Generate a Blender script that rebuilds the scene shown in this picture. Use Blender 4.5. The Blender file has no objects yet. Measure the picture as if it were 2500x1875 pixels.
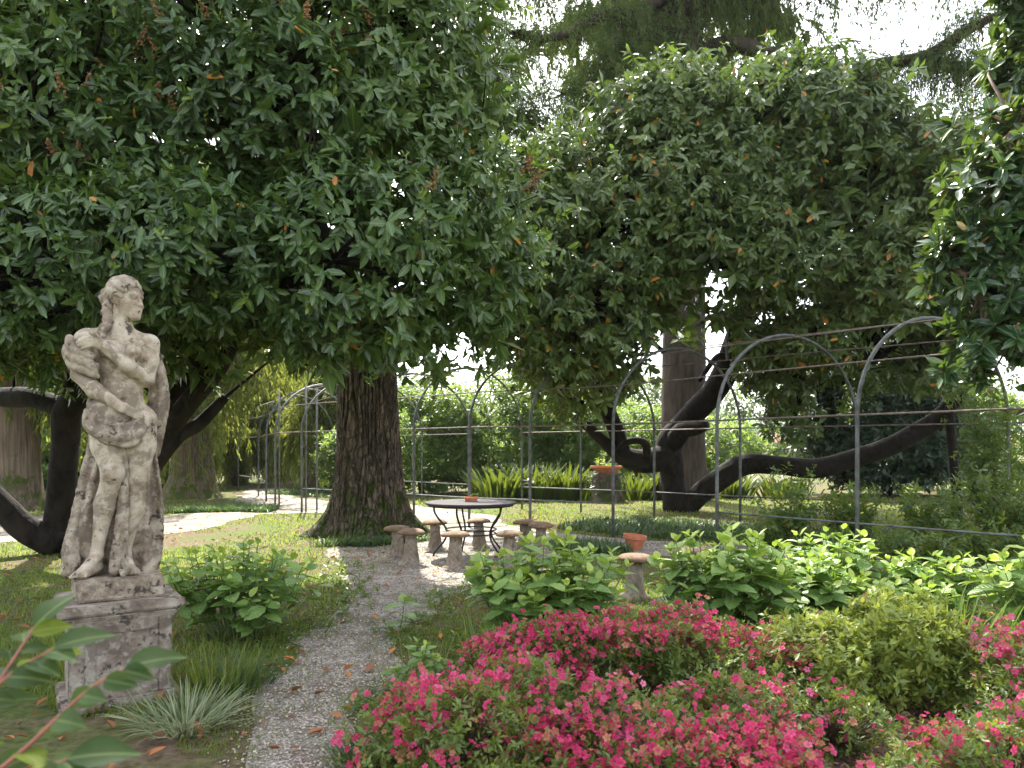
import bpy, math
import numpy as np
from mathutils import Vector, Matrix
rng = np.random.default_rng(11)
sc = bpy.context.scene
col = sc.collection
R = math.radians

# ---------------------------------------------------------------- camera, sky, sun, exposure
cd = bpy.data.cameras.new('camera'); cam = bpy.data.objects.new('camera', cd); col.objects.link(cam)
cam.location = (0, 0, 1.6); cam.rotation_euler = (R(90), 0, 0)
cd.sensor_width = 36; cd.lens = 26.04; cd.shift_y = 0.0649
cd.clip_start = 0.05; cd.clip_end = 3000
cd.dof.use_dof = True; cd.dof.focus_distance = 9; cd.dof.aperture_fstop = 3.5
sc.camera = cam
SUN_EL, SUN_AZ = R(52), R(-14)          # azimuth from +Y towards +X
world = bpy.data.worlds.new('World'); sc.world = world; world.use_nodes = True
wn = world.node_tree; wn.nodes.clear()
sky = wn.nodes.new('ShaderNodeTexSky'); sky.sky_type = 'NISHITA'; sky.sun_disc = False
sky.sun_elevation = SUN_EL; sky.sun_rotation = SUN_AZ; sky.air_density = 1.0; sky.dust_density = 2.5; sky.ozone_density = 1.0
bg = wn.nodes.new('ShaderNodeBackground'); bg.inputs[1].default_value = 0.15
wo = wn.nodes.new('ShaderNodeOutputWorld')
hs = wn.nodes.new('ShaderNodeHueSaturation'); hs.inputs['Saturation'].default_value = .36; wn.links.new(sky.outputs[0], hs.inputs['Color']); wn.links.new(hs.outputs[0], bg.inputs[0]); wn.links.new(bg.outputs[0], wo.inputs[0])
sd = Vector((math.sin(SUN_AZ)*math.cos(SUN_EL), math.cos(SUN_AZ)*math.cos(SUN_EL), math.sin(SUN_EL)))
sl = bpy.data.lights.new('sun', 'SUN'); sl.energy = 4.0; sl.angle = R(0.53); sl.color = (1, 0.95, 0.86)
so = bpy.data.objects.new('sun', sl); col.objects.link(so)
so.rotation_euler = (-sd).to_track_quat('-Z', 'Y').to_euler(); so.location = (-6, 20, 30)
sc.view_settings.view_transform = 'Standard'; sc.view_settings.look = 'None'
sc.view_settings.exposure = 2.15; sc.view_settings.gamma = 1
sc.render.engine = 'CYCLES'
sc.cycles.max_bounces = 6; sc.cycles.diffuse_bounces = 3; sc.cycles.glossy_bounces = 2
sc.cycles.transmission_bounces = 4; sc.cycles.transparent_max_bounces = 4
sc.cycles.use_denoising = True; sc.cycles.denoising_prefilter = 'ACCURATE'; sc.cycles.sample_clamp_indirect = 6; sc.cycles.caustics_reflective = False; sc.cycles.caustics_refractive = False

# ---------------------------------------------------------------- helpers
def tag(o, label=None, cat=None, group=None, kind=None):
    if label: o['label'] = label
    if cat: o['category'] = cat
    if group: o['group'] = group
    if kind: o['kind'] = kind
    return o
def link(name, data, parent=None):
    o = bpy.data.objects.new(name, data); col.objects.link(o)
    if parent is not None:
        o.parent = parent
        if parent.parent is None: o.matrix_parent_inverse = Matrix.Translation(-parent.location)
    return o
def empty(name, loc, label=None, cat=None, group=None):
    o = bpy.data.objects.new(name, None); col.objects.link(o); o.location = loc; o.empty_display_size = .2
    return tag(o, label, cat, group)
def mesh(name, V, F, mats, smooth=True, rnd=None, midx=None):
    """V (n,3); F list of (k,m) index arrays."""
    me = bpy.data.meshes.new(name)
    V = np.asarray(V, np.float32)
    if isinstance(F, np.ndarray): F = [F]
    F = [np.asarray(f, np.int32) for f in F if len(f)]
    loops = np.concatenate([f.ravel() for f in F])
    sizes = np.concatenate([np.full(len(f), f.shape[1], np.int32) for f in F])
    starts = np.concatenate([[0], np.cumsum(sizes)[:-1]]).astype(np.int32)
    me.vertices.add(len(V)); me.vertices.foreach_set('co', V.ravel())
    me.loops.add(len(loops)); me.loops.foreach_set('vertex_index', loops)
    me.polygons.add(len(sizes)); me.polygons.foreach_set('loop_start', starts)
    if midx is not None: me.polygons.foreach_set('material_index', np.asarray(midx, np.int32))
    me.polygons.foreach_set('use_smooth', np.full(len(sizes), smooth))
    if rnd is not None:
        rnd = np.asarray(rnd, np.float32)
        if rnd.ndim == 2:
            a = me.attributes.new('lc', 'FLOAT_VECTOR', 'POINT'); a.data.foreach_set('vector', np.ascontiguousarray(rnd[:, 1:]).ravel()); rnd = np.ascontiguousarray(rnd[:, 0])
        a = me.attributes.new('rnd', 'FLOAT', 'POINT'); a.data.foreach_set('value', rnd)
    for m in (mats if isinstance(mats, (list, tuple)) else [mats]): me.materials.append(m)
    me.update(calc_edges=True)
    return me
def obj(name, V, F, mats, parent=None, **k):
    return link(name, mesh(name, V, F, mats, **k), parent)
class MB:
    def __init__(s): s.V = []; s.F = []; s.n = 0; s.r = []
    def add(s, V, F, r=0.5):
        V = np.asarray(V, float)
        for f in (F if isinstance(F, list) else [F]):
            if len(f): s.F.append(np.asarray(f) + s.n)
        s.V.append(V); s.n += len(V); s.r.append(np.full(len(V), r)); return s
    def build(s, name, mat, parent=None, smooth=True):
        by = {}
        for f in s.F: by.setdefault(f.shape[1], []).append(f)
        return obj(name, np.concatenate(s.V), [np.concatenate(v) for v in by.values()], mat, parent, smooth=smooth, rnd=np.concatenate(s.r))
def unit(v): return v / np.maximum(np.linalg.norm(v, axis=-1, keepdims=True), 1e-9)
_nd = [(unit(rng.normal(size=3)), rng.uniform(0, 6.28)) for _ in range(24)]
def noise(P, f=1.0, o=3):
    P = np.asarray(P, float); s = 0; a = 1.0; t = 0
    for k in range(o):
        ff = f * 2.1**k
        q = sum(np.sin(P @ (d*ff*(.7+.13*i)) + ph + k) for i, (d, ph) in enumerate(_nd[k*6:k*6+6])) / 2.2
        s = s + a*q; t += a; a *= .55
    return s / t
def smooth_path(pts, n):
    p = np.asarray(pts, float); p = np.vstack([2*p[0]-p[1], p, 2*p[-1]-p[-2]])
    m = len(p)-3; out = []
    for u in np.linspace(0, m-1e-6, n):
        i = int(u); t = u-i; a, b, c, d = p[i:i+4]
        out.append(.5*((2*b)+(-a+c)*t+(2*a-5*b+4*c-d)*t*t+(-a+3*b-3*c+d)*t**3))
    return np.array(out)
def tube(pts, rad, seg=8, n=None, cap=True, bump=0, bf=6):
    """sweep with per-point radii"""
    pts = np.asarray(pts, float); rad = np.full(len(pts), rad) if np.isscalar(rad) else np.asarray(rad, float)
    if n:
        q = smooth_path(np.column_stack([pts, rad]), n); pts, rad = q[:, :3], np.abs(q[:, 3])
    t = unit(np.gradient(pts, axis=0)); V = []
    x = np.cross(t[0], [0, 0, 1.]); x = x if np.linalg.norm(x) > .1 else np.cross(t[0], [0, 1., 0]); x = unit(x)
    a = np.linspace(0, 2*np.pi, seg, endpoint=False)
    for i in range(len(pts)):
        x = unit(x - t[i]*(x @ t[i])); y = np.cross(t[i], x)
        ring = pts[i] + rad[i]*(np.cos(a)[:, None]*x + np.sin(a)[:, None]*y); V.append(ring)
    V = np.concatenate(V)
    if bump:
        c = np.repeat(pts, seg, 0); V = c + (V-c)*(1+bump*noise(V, bf, 2))[:, None]
    k = len(pts); i = np.arange(k-1)[:, None]*seg; j = np.arange(seg)[None]
    q = np.stack([i+j, i+(j+1) % seg, i+seg+(j+1) % seg, i+seg+j], -1).reshape(-1, 4)
    F = [q]
    if cap:
        V = np.vstack([V, pts[0], pts[-1]]); jj = np.arange(seg); e = (k-1)*seg
        F.append(np.vstack([np.column_stack([(jj+1) % seg, jj, np.full(seg, k*seg)]), np.column_stack([e+jj, e+(jj+1) % seg, np.full(seg, k*seg+1)])]))
    return V, F
def lathe(prof, seg=24, bump=0, bf=8):
    prof = np.asarray(prof, float); a = np.linspace(0, 2*np.pi, seg, endpoint=False); k = len(prof)
    V = np.concatenate([np.column_stack([r*np.cos(a), r*np.sin(a), np.full(seg, z)]) for r, z in prof])
    if bump: V = V + (unit(V*[1, 1, .6]))*(bump*noise(V, bf, 3))[:, None]
    i = np.arange(k-1)[:, None]*seg; j = np.arange(seg)[None]
    return V, [np.stack([i+j, i+(j+1) % seg, i+seg+(j+1) % seg, i+seg+j], -1).reshape(-1, 4)]
def box(c, s, rz=0):
    c = np.asarray(c, float); s = np.asarray(s, float)/2
    V = np.array([[x, y, z] for x in (-1, 1) for y in (-1, 1) for z in (-1, 1)])*s
    V = V @ np.array([[math.cos(rz), math.sin(rz), 0], [-math.sin(rz), math.cos(rz), 0], [0, 0, 1]]) + c
    return V, [np.array([[0, 1, 3, 2], [4, 6, 7, 5], [0, 4, 5, 1], [2, 3, 7, 6], [0, 2, 6, 4], [1, 5, 7, 3]])]
def inpoly(P, poly):
    poly = np.asarray(poly); x, y = P[:, 0], P[:, 1]; ins = np.zeros(len(P), bool)
    for a, b in zip(poly, np.roll(poly, -1, 0)):
        c = ((a[1] > y) != (b[1] > y)); ins ^= c & (x < (b[0]-a[0])*(y-a[1])/(b[1]-a[1]+1e-12)+a[0])
    return ins
def frames(d, n):
    """rotation matrices with Y=d, Z~n"""
    d = unit(d); z = unit(n - (n*d).sum(-1, keepdims=True)*d); x = np.cross(d, z)
    return np.stack([x, d, z], -1)
def leaf_tpl(w=.36, fold=.12, droop=.12, rows=(.28, .62), wid=(1, .85)):
    V = [[0, 0, 0]]; F = []
    for r, k in zip(rows, wid):
        zc = -droop*r*r
        V += [[-w/2*k, r, zc+fold*w*k], [0, r, zc], [w/2*k, r, zc+fold*w*k]]
    V.append([0, 1, -droop]); n = len(rows); t = 3*n+1
    tri = [[0, 2, 1], [0, 3, 2], [t, t-3, t-2], [t, t-2, t-1]]; quad = []
    for i in range(n-1):
        b = 1+3*i; quad += [[b, b+1, b+4, b+3], [b+1, b+2, b+5, b+4]]
    return np.array(V, float), [np.array(tri), np.array(quad)] if quad else [np.array(tri)]
def scatter(tpl, P, M, S, rnd=None):
    V0, F0 = tpl; m = len(P); n = len(V0)
    S = np.asarray(S, float); S = S[:, None].repeat(3, 1) if S.ndim == 1 else S
    V = np.einsum('mij,mnj->mni', M, V0[None]*S[:, None, :]) + P[:, None, :]
    off = (np.arange(m)*n)[:, None, None]
    F = [(f[None]+off).reshape(-1, f.shape[1]) for f in F0]
    r = None if rnd is None else np.column_stack([np.repeat(rnd, n), np.tile(V0, (m, 1))])
    return V.reshape(-1, 3), F, r
def rand_dirs(n): return unit(rng.normal(size=(n, 3)))

# ---------------------------------------------------------------- materials
def newmat(name):
    m = bpy.data.materials.new(name); m.use_nodes = True; nt = m.node_tree
    return m, nt, nt.nodes['Principled BSDF'], nt.links.new
def ramp(nt, stops, src, interp='LINEAR'):
    n = nt.nodes.new('ShaderNodeValToRGB'); cr = n.color_ramp; cr.interpolation = interp
    while len(cr.elements) < len(stops): cr.elements.new(.5)
    for e, (p, c) in zip(cr.elements, stops): e.position = p; e.color = (*c, 1)
    nt.links.new(src, n.inputs[0]); return n.outputs[0]
def ntex(nt, scale, detail=4, rough=.55, kind='ShaderNodeTexNoise', coord='Object', vscale=None, dist=0):
    tc = nt.nodes.new('ShaderNodeTexCoord'); t = nt.nodes.new(kind); src = tc.outputs[coord]
    if vscale:
        mp = nt.nodes.new('ShaderNodeMapping'); mp.inputs['Scale'].default_value = vscale; nt.links.new(src, mp.inputs[0]); src = mp.outputs[0]
    nt.links.new(src, t.inputs['Vector']); t.inputs['Scale'].default_value = scale
    if kind == 'ShaderNodeTexNoise':
        t.inputs['Detail'].default_value = detail; t.inputs['Roughness'].default_value = rough; t.inputs['Distortion'].default_value = dist
    return t
def bump(nt, h, strength, dist, bsdf, normal=None):
    b = nt.nodes.new('ShaderNodeBump'); b.inputs['Strength'].default_value = strength; b.inputs['Distance'].default_value = dist
    nt.links.new(h, b.inputs['Height'])
    if normal: nt.links.new(normal, b.inputs['Normal'])
    nt.links.new(b.outputs[0], bsdf.inputs['Normal']); return b.outputs[0]
def mixc(nt, fac, a, b, mode='MIX'):
    n = nt.nodes.new('ShaderNodeMix'); n.data_type = 'RGBA'; n.blend_type = mode
    for i, s in ((0, fac), (6, a), (7, b)):
        if hasattr(s, 'links') or hasattr(s, 'is_linked'): nt.links.new(s, n.inputs[i])
        elif i == 0: n.inputs[0].default_value = s
        else: n.inputs[i].default_value = (*s, 1)
    return n.outputs[2]
def leaf_mat(name, stops, tr=(.25, .4, .04), trf=.3, rough=.42, spec=.5, rib=0, veins=0):
    m, nt, b, L = newmat(name)
    at = nt.nodes.new('ShaderNodeAttribute'); at.attribute_name = 'rnd'
    c = ramp(nt, stops, at.outputs['Fac'])
    nz = ntex(nt, 7, 2); c2 = mixc(nt, .35, c, ramp(nt, [(.3, (.6, .6, .6)), (.7, (1.35, 1.3, 1.2))], nz.outputs['Fac']), 'MULTIPLY')
    if rib:
        lc = nt.nodes.new('ShaderNodeAttribute'); lc.attribute_name = 'lc'; sx = nt.nodes.new('ShaderNodeSeparateXYZ'); L(lc.outputs['Vector'], sx.inputs[0])
        def mth(op, a, b_=None):
            n = nt.nodes.new('ShaderNodeMath'); n.operation = op
            for i, q in enumerate((a, b_)):
                if q is None: continue
                if isinstance(q, (int, float)): n.inputs[i].default_value = q
                else: L(q, n.inputs[i])
            return n.outputs[0]
        ax = mth('ABSOLUTE', sx.outputs['X']); f = ramp(nt, [(.012, (rib, rib, rib)), (.03, (0, 0, 0))], ax)
        if veins:
            w = mth('SINE', mth('MULTIPLY', mth('SUBTRACT', sx.outputs['Y'], mth('MULTIPLY', ax, .9)), veins))
            f = mixc(nt, 1, f, ramp(nt, [(.8, (0, 0, 0)), (1, (rib*.55, rib*.55, rib*.55))], w), 'LIGHTEN'); bump(nt, w, .35, .01, b)
        c2 = mixc(nt, f, c2, (.3, .38, .14))
    L(c2, b.inputs['Base Color']); b.inputs['Roughness'].default_value = rough; b.inputs['Specular IOR Level'].default_value = spec
    t = nt.nodes.new('ShaderNodeBsdfTranslucent'); L(mixc(nt, .8, c2, tr), t.inputs[0])
    mx = nt.nodes.new('ShaderNodeMixShader'); mx.inputs[0].default_value = trf
    L(b.outputs[0], mx.inputs[1]); L(t.outputs[0], mx.inputs[2]); L(mx.outputs[0], nt.nodes['Material Output'].inputs[0])
    return m
def simple(name, c, rough=.6, var=.25, scale=8, bstr=.3, bdist=.01, metal=0, attr=False):
    m, nt, b, L = newmat(name); nz = ntex(nt, scale, 5)
    c1 = tuple(x*(1-var) for x in c); c2 = tuple(min(1, x*(1+var)) for x in c)
    cc = ramp(nt, [(.3, c1), (.7, c2)], nz.outputs['Fac'])
    if attr:
        at = nt.nodes.new('ShaderNodeAttribute'); at.attribute_name = 'rnd'
        cc = mixc(nt, 1, cc, ramp(nt, [(0, (.45, .42, .4)), (.5, (1, 1, 1)), (1, (1.7, 1.6, 1.5))], at.outputs['Fac']), 'MULTIPLY')
    L(cc, b.inputs['Base Color']); b.inputs['Roughness'].default_value = rough; b.inputs['Metallic'].default_value = metal
    if bstr: bump(nt, nz.outputs['Fac'], bstr, bdist, b)
    return m
M = {}
LAUREL = [(0, (.010, .03, .008)), (.4, (.052, .108, .026)), (.88, (.135, .205, .055)), (.945, (.175, .24, .065)), (.955, (.16, .24, .03)), (.985, (.2, .27, .03)), (.99, (.55, .25, .02)), (1, (.6, .2, .03))]
M['laurel'] = leaf_mat('laurel_leaf', LAUREL, trf=.18, rough=.36, spec=.55, rib=.35)
M['laurel2'] = leaf_mat('laurel_leaf_light', [(0, (.014, .034, .009)), (.4, (.075, .125, .03)), (.88, (.16, .21, .055)), (.955, (.2, .24, .06)), (.984, (.14, .18, .03)), (.988, (.6, .27, .03)), (1, (.62, .22, .03))], trf=.18, rough=.36, spec=.55, rib=.3)
M['magnolia'] = leaf_mat('magnolia_leaf', [(0, (.010, .033, .014)), (.5, (.026, .07, .024)), (.85, (.06, .12, .03)), (.95, (.09, .15, .03)), (.965, (.2, .1, .045)), (1, (.26, .12, .05))], trf=.15, rough=.28, spec=.6, rib=.4)
M['conifer'] = leaf_mat('cedar_needles', [(0, (.025, .05, .018)), (.6, (.07, .11, .032)), (1, (.15, .19, .055))], tr=(.3, .4, .06), trf=.3, rough=.6, spec=.3)
M['cypress'] = leaf_mat('cypress_spray', [(0, (.025, .05, .015)), (.6, (.07, .105, .022)), (1, (.16, .18, .035))], tr=(.4, .45, .06), trf=.4, rough=.6, spec=.3)
M['shrub'] = leaf_mat('shrub_leaf', [(0, (.025, .06, .014)), (.6, (.065, .125, .026)), (1, (.15, .21, .05))], tr=(.34, .48, .08), trf=.45, rough=.45)
M['shrub_dark'] = leaf_mat('dark_shrub_leaf', [(0, (.008, .02, .012)), (.7, (.02, .045, .022)), (1, (.045, .075, .04))], trf=.12, rough=.45)
M['far'] = leaf_mat('far_leaf', [(0, (.025, .055, .018)), (1, (.08, .13, .035))], tr=(.3, .42, .08), trf=.3, rough=.6)
M['hyd'] = leaf_mat('hydrangea_leaf', [(0, (.08, .155, .04)), (.5, (.17, .29, .075)), (.8, (.25, .37, .1)), (1, (.4, .48, .08))], tr=(.4, .6, .05), trf=.3, rough=.36, rib=.45, veins=48)
M['azl'] = leaf_mat('azalea_leaf', [(0, (.05, .09, .02)), (.6, (.12, .18, .035)), (.85, (.19, .24, .045)), (1, (.3, .19, .06))], tr=(.4, .5, .05), trf=.3, rough=.4)
M['azl_light'] = leaf_mat('azalea_new_leaf', [(0, (.1, .15, .025)), (.6, (.24, .31, .06)), (1, (.42, .46, .12))], tr=(.5, .55, .08), trf=.35, rough=.4)
M['petal'] = leaf_mat('azalea_petal', [(0, (.36, .012, .07)), (.4, (.6, .04, .15)), (.75, (.72, .11, .27)), (.93, (.8, .27, .42)), (.96, (.36, .15, .08)), (1, (.48, .22, .12))], tr=(.8, .08, .24), trf=.35, rough=.5, spec=.3)
M['grass'] = leaf_mat('grass_blade', [(0, (.045, .075, .014)), (.55, (.1, .15, .026)), (.85, (.17, .2, .045)), (1, (.3, .27, .11))], tr=(.4, .5, .05), trf=.35, rough=.5, spec=.3)
M['mondo'] = leaf_mat('dark_grass_blade', [(0, (.016, .042, .016)), (.7, (.045, .085, .028)), (1, (.1, .14, .05))], tr=(.2, .35, .05), trf=.25, rough=.45)
M['iris'] = leaf_mat('iris_blade', [(0, (.06, .14, .025)), (.6, (.14, .25, .035)), (1, (.3, .38, .06))], tr=(.5, .65, .06), trf=.4, rough=.4)
M['pale'] = leaf_mat('ribbon_grass_blade', [(0, (.07, .11, .04)), (.5, (.2, .25, .12)), (1, (.36, .38, .24))], tr=(.5, .55, .3), trf=.3, rough=.5)
M['strap'] = leaf_mat('strap_leaf', [(0, (.010, .03, .010)), (.7, (.03, .07, .015)), (1, (.1, .15, .022))], tr=(.35, .45, .04), trf=.16, rough=.35)
M['fore'] = leaf_mat('foreground_leaf', [(0, (.022, .05, .016)), (.6, (.04, .078, .028)), (.85, (.06, .1, .034)), (1, (.12, .16, .015))], tr=(.4, .5, .05), trf=.3, rough=.6, spec=.15, rib=.3)
M['litter'] = leaf_mat('dry_leaf', [(0, (.13, .06, .03)), (.5, (.3, .13, .06)), (.85, (.42, .17, .07)), (1, (.6, .22, .04))], tr=(.5, .2, .05), trf=.15, rough=.6, spec=.2)
M['panicle'] = leaf_mat('seed_panicle', [(0, (.17, .085, .04)), (1, (.36, .21, .10))], tr=(.3, .15, .05), trf=.1, rough=.7, spec=.2)
M['rose'] = leaf_mat('rose_leaf', [(0, (.03, .07, .015)), (.6, (.075, .14, .025)), (.96, (.14, .2, .03)), (1, (.3, .1, .03))], tr=(.4, .5, .05), trf=.3, rough=.4)

def bark(name, ca, cb, vs, scale=6, bd=.03, moss=0, plates=0):
    m, nt, b, L = newmat(name)
    n1 = ntex(nt, scale, 6, .6, vscale=vs, dist=.6); n2 = ntex(nt, 1.3, 3)
    c = ramp(nt, [(.3, ca), (.62, cb)], n1.outputs['Fac'])
    c = mixc(nt, .5, c, ramp(nt, [(.3, (.65, .62, .6)), (.7, (1.3, 1.3, 1.2))], n2.outputs['Fac']), 'MULTIPLY')
    if moss:
        n3 = ntex(nt, 3.2, 5); sx = nt.nodes.new('ShaderNodeSeparateXYZ'); tc = nt.nodes.new('ShaderNodeTexCoord'); L(tc.outputs['Object'], sx.inputs[0])
        mm = nt.nodes.new('ShaderNodeMath'); mm.operation = 'MULTIPLY_ADD'; L(sx.outputs['Z'], mm.inputs[0]); mm.inputs[1].default_value = -.17; L(n3.outputs['Fac'], mm.inputs[2])
        c = mixc(nt, ramp(nt, [(.36, (0, 0, 0)), (.5, (1, 1, 1))], mm.outputs[0]), c, (.055, .075, .014))
    L(c, b.inputs['Base Color']); b.inputs['Roughness'].default_value = .9; b.inputs['Specular IOR Level'].default_value = .2
    nb = bump(nt, n1.outputs['Fac'], .8, bd, b)
    if plates:
        v = ntex(nt, plates, kind='ShaderNodeTexVoronoi', vscale=(1, 1, .3)); v.feature = 'DISTANCE_TO_EDGE'; v.inputs['Randomness'].default_value = 1
        n5 = ntex(nt, 9, 3); add = nt.nodes.new('ShaderNodeVectorMath'); add.operation = 'MULTIPLY_ADD'; L(n5.outputs['Color'], add.inputs[0]); add.inputs[1].default_value = (.12, .12, .12); L(v.inputs['Vector'].links[0].from_socket, add.inputs[2]); L(add.outputs[0], v.inputs['Vector'])
        r_ = ramp(nt, [(0, (0, 0, 0)), (.16, (1, 1, 1))], v.outputs['Distance']); bump(nt, r_, 1, .07, b, nb)
    return m
M['bark_big'] = bark('furrowed_bark', (.042, .033, .026), (.16, .125, .094), (1, 1, .22), 10, .04, moss=1, plates=11)
M['bark_dark'] = bark('dark_smooth_bark', (.006, .005, .004), (.026, .021, .016), (1, 1, .5), 7, .06)
M['bark_cedar'] = bark('cedar_bark', (.03, .023, .018), (.085, .065, .052), (1, 1, .2), 7, .04)
M['bark_fib'] = bark('fibrous_bark', (.06, .045, .034), (.19, .145, .11), (3, 3, .12), 6, .03, moss=1)
M['twig'] = simple('brown_twig', (.1, .065, .04), .8, .3, 20)
M['stem_red'] = simple('red_stem', (.3, .1, .07), .5, .2, 20, 0)
M['stem_green'] = simple('green_stem', (.12, .17, .05), .5, .3, 20, 0)

def stone(name, base, light, dark, brown, sc_=1.0, moss=None, soft=0):
    m, nt, b, L = newmat(name)
    n1 = ntex(nt, 5*sc_, 8, .65); n2 = ntex(nt, 11*sc_, 9, .7, dist=.4); n3 = ntex(nt, 26*sc_, 6, .7); n4 = ntex(nt, 3.1*sc_, 6, .65, dist=.5); n5 = ntex(nt, 70*sc_, 4, .6)
    c = ramp(nt, [(.36, brown), (.5, base), (.66, light)], n1.outputs['Fac'])
    c = mixc(nt, ramp(nt, [(.51, (0, 0, 0)), (.56, (.6, .6, .6))], n4.outputs['Fac']), c, tuple(x*.6 for x in brown))
    c = mixc(nt, ramp(nt, [(.55, (0, 0, 0)), (.61, (.6, .6, .6))], n2.outputs['Fac']), c, light)
    ad = nt.nodes.new('ShaderNodeMath'); ad.operation = 'ADD'; L(n2.outputs['Fac'], ad.inputs[0]); L(n4.outputs['Fac'], ad.inputs[1])
    c = mixc(nt, ramp(nt, [(.80 if soft else .84, (.9, .9, .9)), (.87 if soft else .90, (0, 0, 0))], ad.outputs[0]), c, dark)
    c = mixc(nt, ramp(nt, [(.66 if soft else .62, (0, 0, 0)), (.72 if soft else .68, (.6, .6, .6))], n3.outputs['Fac']), c, dark)
    if moss: c = mixc(nt, ramp(nt, [(.5, (0, 0, 0)), (.62, (.6, .6, .6))], n4.outputs['Fac']), c, moss)
    L(c, b.inputs['Base Color']); b.inputs['Roughness'].default_value = .88; b.inputs['Specular IOR Level'].default_value = .25
    nb = bump(nt, n3.outputs['Fac'], .3, .004, b); bump(nt, n5.outputs['Fac'], .3, .002, b, nb)
    return m
M['stone'] = stone('weathered_marble', (.28, .225, .17), (.43, .375, .295), (.04, .034, .028), (.165, .122, .09), 1.7)
M['skin_stone'] = stone('pale_weathered_marble', (.43, .36, .27), (.54, .48, .39), (.05, .042, .034), (.25, .185, .13), 1.5, soft=1)
M['pedestal'] = stone('lichen_limestone', (.26, .215, .17), (.38, .345, .285), (.05, .043, .038), (.16, .12, .095), 1.5)
M['stool_stem'] = stone('rough_concrete', (.25, .2, .15), (.33, .28, .22), (.11, .09, .065), (.19, .15, .105), 1.5)
M['stool_cap'] = stone('rust_brown_stone', (.19, .115, .075), (.24, .17, .115), (.08, .055, .04), (.15, .085, .055), 2.5, moss=(.14, .13, .05))
M['terracotta'] = simple('terracotta', (.52, .17, .085), .75, .18, 14)
M['iron'] = simple('grey_painted_iron', (.12, .125, .12), .65, .5, 9, .2, .004, .3)
M['rust'] = simple('rusty_iron_bar', (.16, .12, .1), .6, .5, 12, .3, .004, .2)
M['black_iron'] = simple('black_iron', (.015, .017, .02), .42, .3, 10, .1, .003, .3)
M['slate'] = simple('slate_table_top', (.034, .029, .03), .9, .35, 9, .15, .003)
M['pebble'] = simple('gravel_pebble', (.32, .28, .24), .8, .2, 30, 0, attr=True)
M['chip'] = simple('bark_chip', (.24, .135, .10), .85, .25, 30, .2, .004, attr=True)

def ground_mat():
    m, nt, b, L = newmat('lawn_soil')
    n1 = ntex(nt, .9, 6, .6); n2 = ntex(nt, 14, 6, .65); n3 = ntex(nt, 80, 3)
    g = ramp(nt, [(.35, (.045, .07, .016)), (.6, (.095, .125, .03))], n2.outputs['Fac'])
    s = ramp(nt, [(.35, (.07, .045, .028)), (.65, (.16, .12, .08))], n2.outputs['Fac'])
    c = mixc(nt, ramp(nt, [(.42, (0, 0, 0)), (.6, (1, 1, 1))], n1.outputs['Fac']), g, s)
    L(c, b.inputs['Base Color']); b.inputs['Roughness'].default_value = .95; b.inputs['Specular IOR Level'].default_value = .1
    bump(nt, n2.outputs['Fac'], .9, .04, b); return m
M['ground'] = ground_mat()
def gravel_mat():
    m, nt, b, L = newmat('gravel')
    v = ntex(nt, 70, kind='ShaderNodeTexVoronoi'); n1 = ntex(nt, .8, 6, .65); n2 = ntex(nt, 3.5, 6, .7)
    sep = nt.nodes.new('ShaderNodeSeparateColor'); L(v.outputs['Color'], sep.inputs[0])
    c = ramp(nt, [(0, (.15, .125, .1)), (.5, (.3, .262, .222)), (.85, (.41, .37, .32)), (1, (.52, .48, .43))], sep.outputs[0])
    c = mixc(nt, ramp(nt, [(.45, (0, 0, 0)), (.6, (.8, .8, .8))], n2.outputs['Fac']), c, (.13, .085, .055))
    c = mixc(nt, ramp(nt, [(.47, (0, 0, 0)), (.6, (.7, .7, .7))], n1.outputs['Fac']), c, (.085, .09, .035))
    L(c, b.inputs['Base Color']); b.inputs['Roughness'].default_value = .85
    iv = nt.nodes.new('ShaderNodeMath'); iv.operation = 'SUBTRACT'; iv.inputs[0].default_value = 1; L(v.outputs['Distance'], iv.inputs[1])
    bump(nt, iv.outputs[0], 1, .012, b); return m
M['gravel'] = gravel_mat()
M['mulch'] = simple('mulch_soil', (.13, .08, .06), .95, .4, 40, .6, .02)
M['hill'] = simple('forest_hill', (.055, .10, .03), .9, .5, .12, 1, 3)
M['field'] = simple('far_meadow', (.16, .22, .04), .9, .3, 2, .3, .05)

# ---------------------------------------------------------------- ground, paths, hills
tag(obj('ground', np.array([[-850, -80, 0], [850, -80, 0], [850, 750, 0], [-850, 750, 0]]), np.array([[0, 1, 2, 3]]), M['ground'], smooth=False), 'mossy lawn and bare soil of the garden floor', 'ground', kind='structure')
def ragged(poly, step=.18, amp=.09):
    out = []
    for a, b in zip(np.asarray(poly, float), np.roll(np.asarray(poly, float), -1, 0)):
        n = max(2, int(np.linalg.norm(b-a)/step))
        for t in np.arange(n)/n: out.append(a+(b-a)*t)
    out = np.array(out); q = np.column_stack([out, np.zeros(len(out))])
    return out + np.column_stack([noise(q, 5, 3), noise(q+9, 5, 3)])*amp*1.5
PATH = ragged([(-1.2, 2.6), (-1.31, 3.73), (-1.49, 4.36), (-1.68, 5.15), (-1.72, 6.3), (-1.75, 7.17), (-1.85, 8.6), (-2.4, 10.3), (-3.0, 12.0), (-2.75, 12.9), (-1.95, 14.2), (-1.75, 16.0), (-.3, 16.4), (.85, 14.3), (1.9, 13.5), (3.04, 12.7), (4.48, 12.0), (5.6, 11.2), (7.3, 10.4), (11, 8.9), (10, 6.8), (6.12, 8.86), (5.26, 9.41), (4.41, 10.16), (3.34, 10.8), (2.12, 11.3), (1.0, 11.0), (.66, 10.2), (.44, 9.6), (-.26, 9.0), (-.74, 8.08), (-.92, 7.17), (-.96, 6.0), (-.87, 5.05), (-.83, 4.36), (-.75, 3.73), (-.7, 2.6)])
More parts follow.
